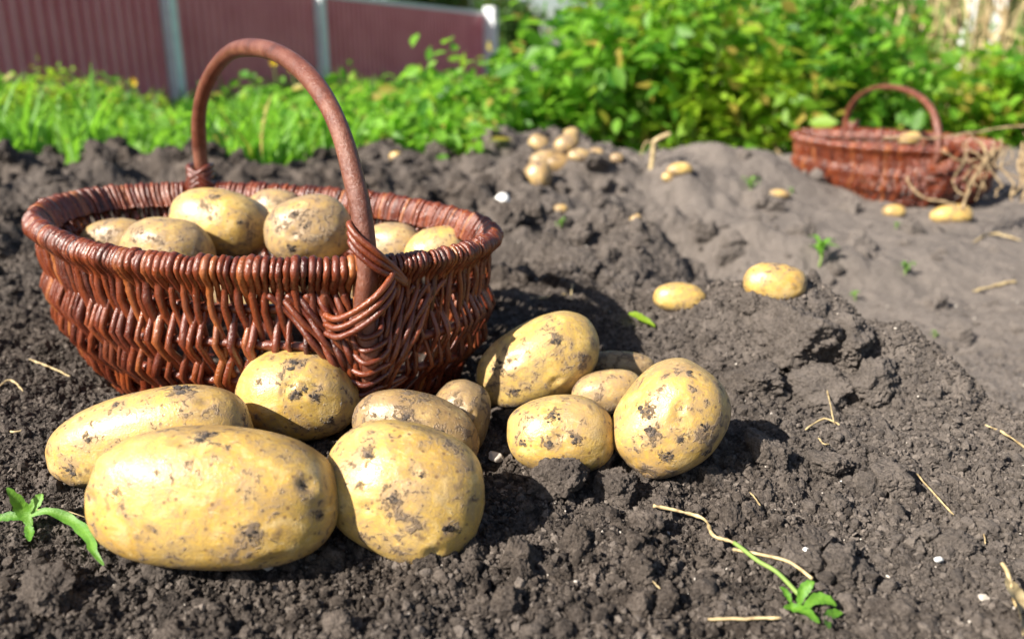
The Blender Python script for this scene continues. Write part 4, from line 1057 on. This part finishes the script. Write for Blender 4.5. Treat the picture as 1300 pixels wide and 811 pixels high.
# seedlings in the distance
GSe = "seedlings scattered over the bare soil"
for i, (px, py, hpx, lab) in enumerate([(1040, 338, 32, "tallest seedling beyond the mound"), (1148, 350, 17, "bright round seedling below the far basket"), (1085, 381, 12, "low seedling right behind the mound"),
                                       (1186, 428, 9, "tiny seedling on the trodden soil at right"), (952, 243, 18, "seedling left of the far basket"), (1137, 291, 9, "tiny seedling below the far basket's middle"), (712, 292, 14, "wispy seedling behind the basket's right end"), (1004, 247, 8, "faint tiny seedling next to the far basket's left side")]):
    g = on_ground(px, py); d = g[1] * CP + (CAMH - g[2]) * SP; H = hpx / F_PX * d * 1.1; root = empty("seedling", g); tag(root, lab, "seedling", GSe)
    mb = MB(); add_tube(mb, catmull([(0, 0, -.003), (H * .05, 0, H * .4), (0, 0, H * .8)], 4), H * .035 + .0005, 6); mb.build("stem", M_STEM, root)
    nl = 9; lf = MB(); a = rng.random(nl) * 6.28
    for k in range(nl):
        hh = H * (.25 + .6 * rng.random()); L_ = H * (.4 + .3 * rng.random()); dvx, dvy = math.cos(a[k]), math.sin(a[k])
        ribbon(lf, catmull([(0, 0, hh * .7), (dvx * L_ * .5, dvy * L_ * .5, hh + L_ * .25), (dvx * L_, dvy * L_, hh + L_ * .1)], 5), H * .12, (0, 0, 1), .4 + .5 * rng.random())
    lf.build("leaves", M_SPRIG, root)
# upright dry stalk near the hedge
g = on_ground(826, 214); d = g[1]; root = empty("dry_stalk", g); tag(root, "single bent dry stalk standing in front of the hedge", "dry stalk"); k = d / F_PX
mb = MB(); add_tube(mb, catmull([(0, 0, -.01), (.004, 0, 20 * k), (.006, 0, 33 * k), (22 * k, 0, 42 * k)], 6), 3.2 * k, 7); mb.build("stem", M_STRAW, root)
mb = MB(); ribbon(mb, catmull([(.006, 0, 33 * k), (-8 * k, 0, 30 * k), (-14 * k, 0, 12 * k)], 5), 4 * k); mb.build("dry_leaf", M_STRAW, root)
# fallen yellow leaf bit behind pile
g = on_ground(815, 405); root = empty("leaf", g); tag(root, "yellow green fallen leaf behind the potato pile", "leaf"); d0 = g[1] * CP + (CAMH - g[2]) * SP
leafpx(root, g, [(798, 397), (812, 402), (832, 414)], d0 - .012, d0 - .018, .0055, "blade", M_LEAFY, .8)
# dry vines over and beside the far basket
GV = "dry potato vines around the far basket"
def vine(pts, d0, d1, rpx, label):
    n = len(pts); P = np.array([at_depth(px, py, d0 + (d1 - d0) * i / (n - 1)) for i, (px, py) in enumerate(pts)]); C_ = catmull(P, 9); c0 = C_[0].copy(); C_ = C_ + np.cumsum(rng.normal(size=C_.shape), 0) * .0012
    mb = MB(); add_tube(mb, C_ - c0, rpx * .45 / F_PX * d0 * (1 + .2 * rng.normal(size=len(C_))), 7); o = mb.build("dry_vine", M_DRY, None); o.location = c0; tag(o, label, "vine", GV)
vine([(1120, 176), (1180, 176), (1240, 168), (1312, 160)], 1.72, 1.66, 3.2, "long dry stem resting along the far basket's rim to the right edge")
vine([(1150, 222), (1162, 240), (1182, 248), (1214, 256)], 1.60, 1.56, 3.2, "pale curved vine in front of the far basket's lower wall")
vine([(1245, 178), (1252, 205), (1236, 235), (1226, 258)], 1.60, 1.56, 3.4, "drooping vine at the far basket's right corner")
vine([(1262, 182), (1244, 222), (1232, 240), (1224, 258)], 1.63, 1.57, 2.6, "second vine crossing the drooping one at the right corner")
vine([(1300, 180), (1290, 205), (1294, 230), (1284, 250)], 1.60, 1.58, 4.0, "vine hanging at the right edge of the photo")
vine([(1195, 190), (1215, 205), (1240, 200), (1270, 186)], 1.60, 1.6, 2.6, "looping vine over the far basket's right end")
vine([(1310, 175), (1300, 195), (1306, 225), (1300, 248)], 1.58, 1.58, 4.0, "outermost vine partly outside the right edge")
vine([(960, 148), (975, 170), (985, 185), (1000, 205)], 2.9, 2.8, 3.0, "dry stem sloping out of the dark gap in the hedge")
for i in range(12):
    x0 = 1222 + 90 * rng.random(); y0 = 165 + 25 * rng.random(); x1 = x0 + 22 * rng.normal(); y1 = 225 + 35 * rng.random(); dd = 1.58 + .06 * rng.random()
    vine([(x0, y0), (x0 + 14 * rng.normal(), y0 + (y1 - y0) * .35), (x1 + 12 * rng.normal(), y0 + (y1 - y0) * .7), (x1, y1)], dd, dd - .04, 1.5 + 1.2 * rng.random(), "thin dry brown strand in the tangle over the far basket's right end")
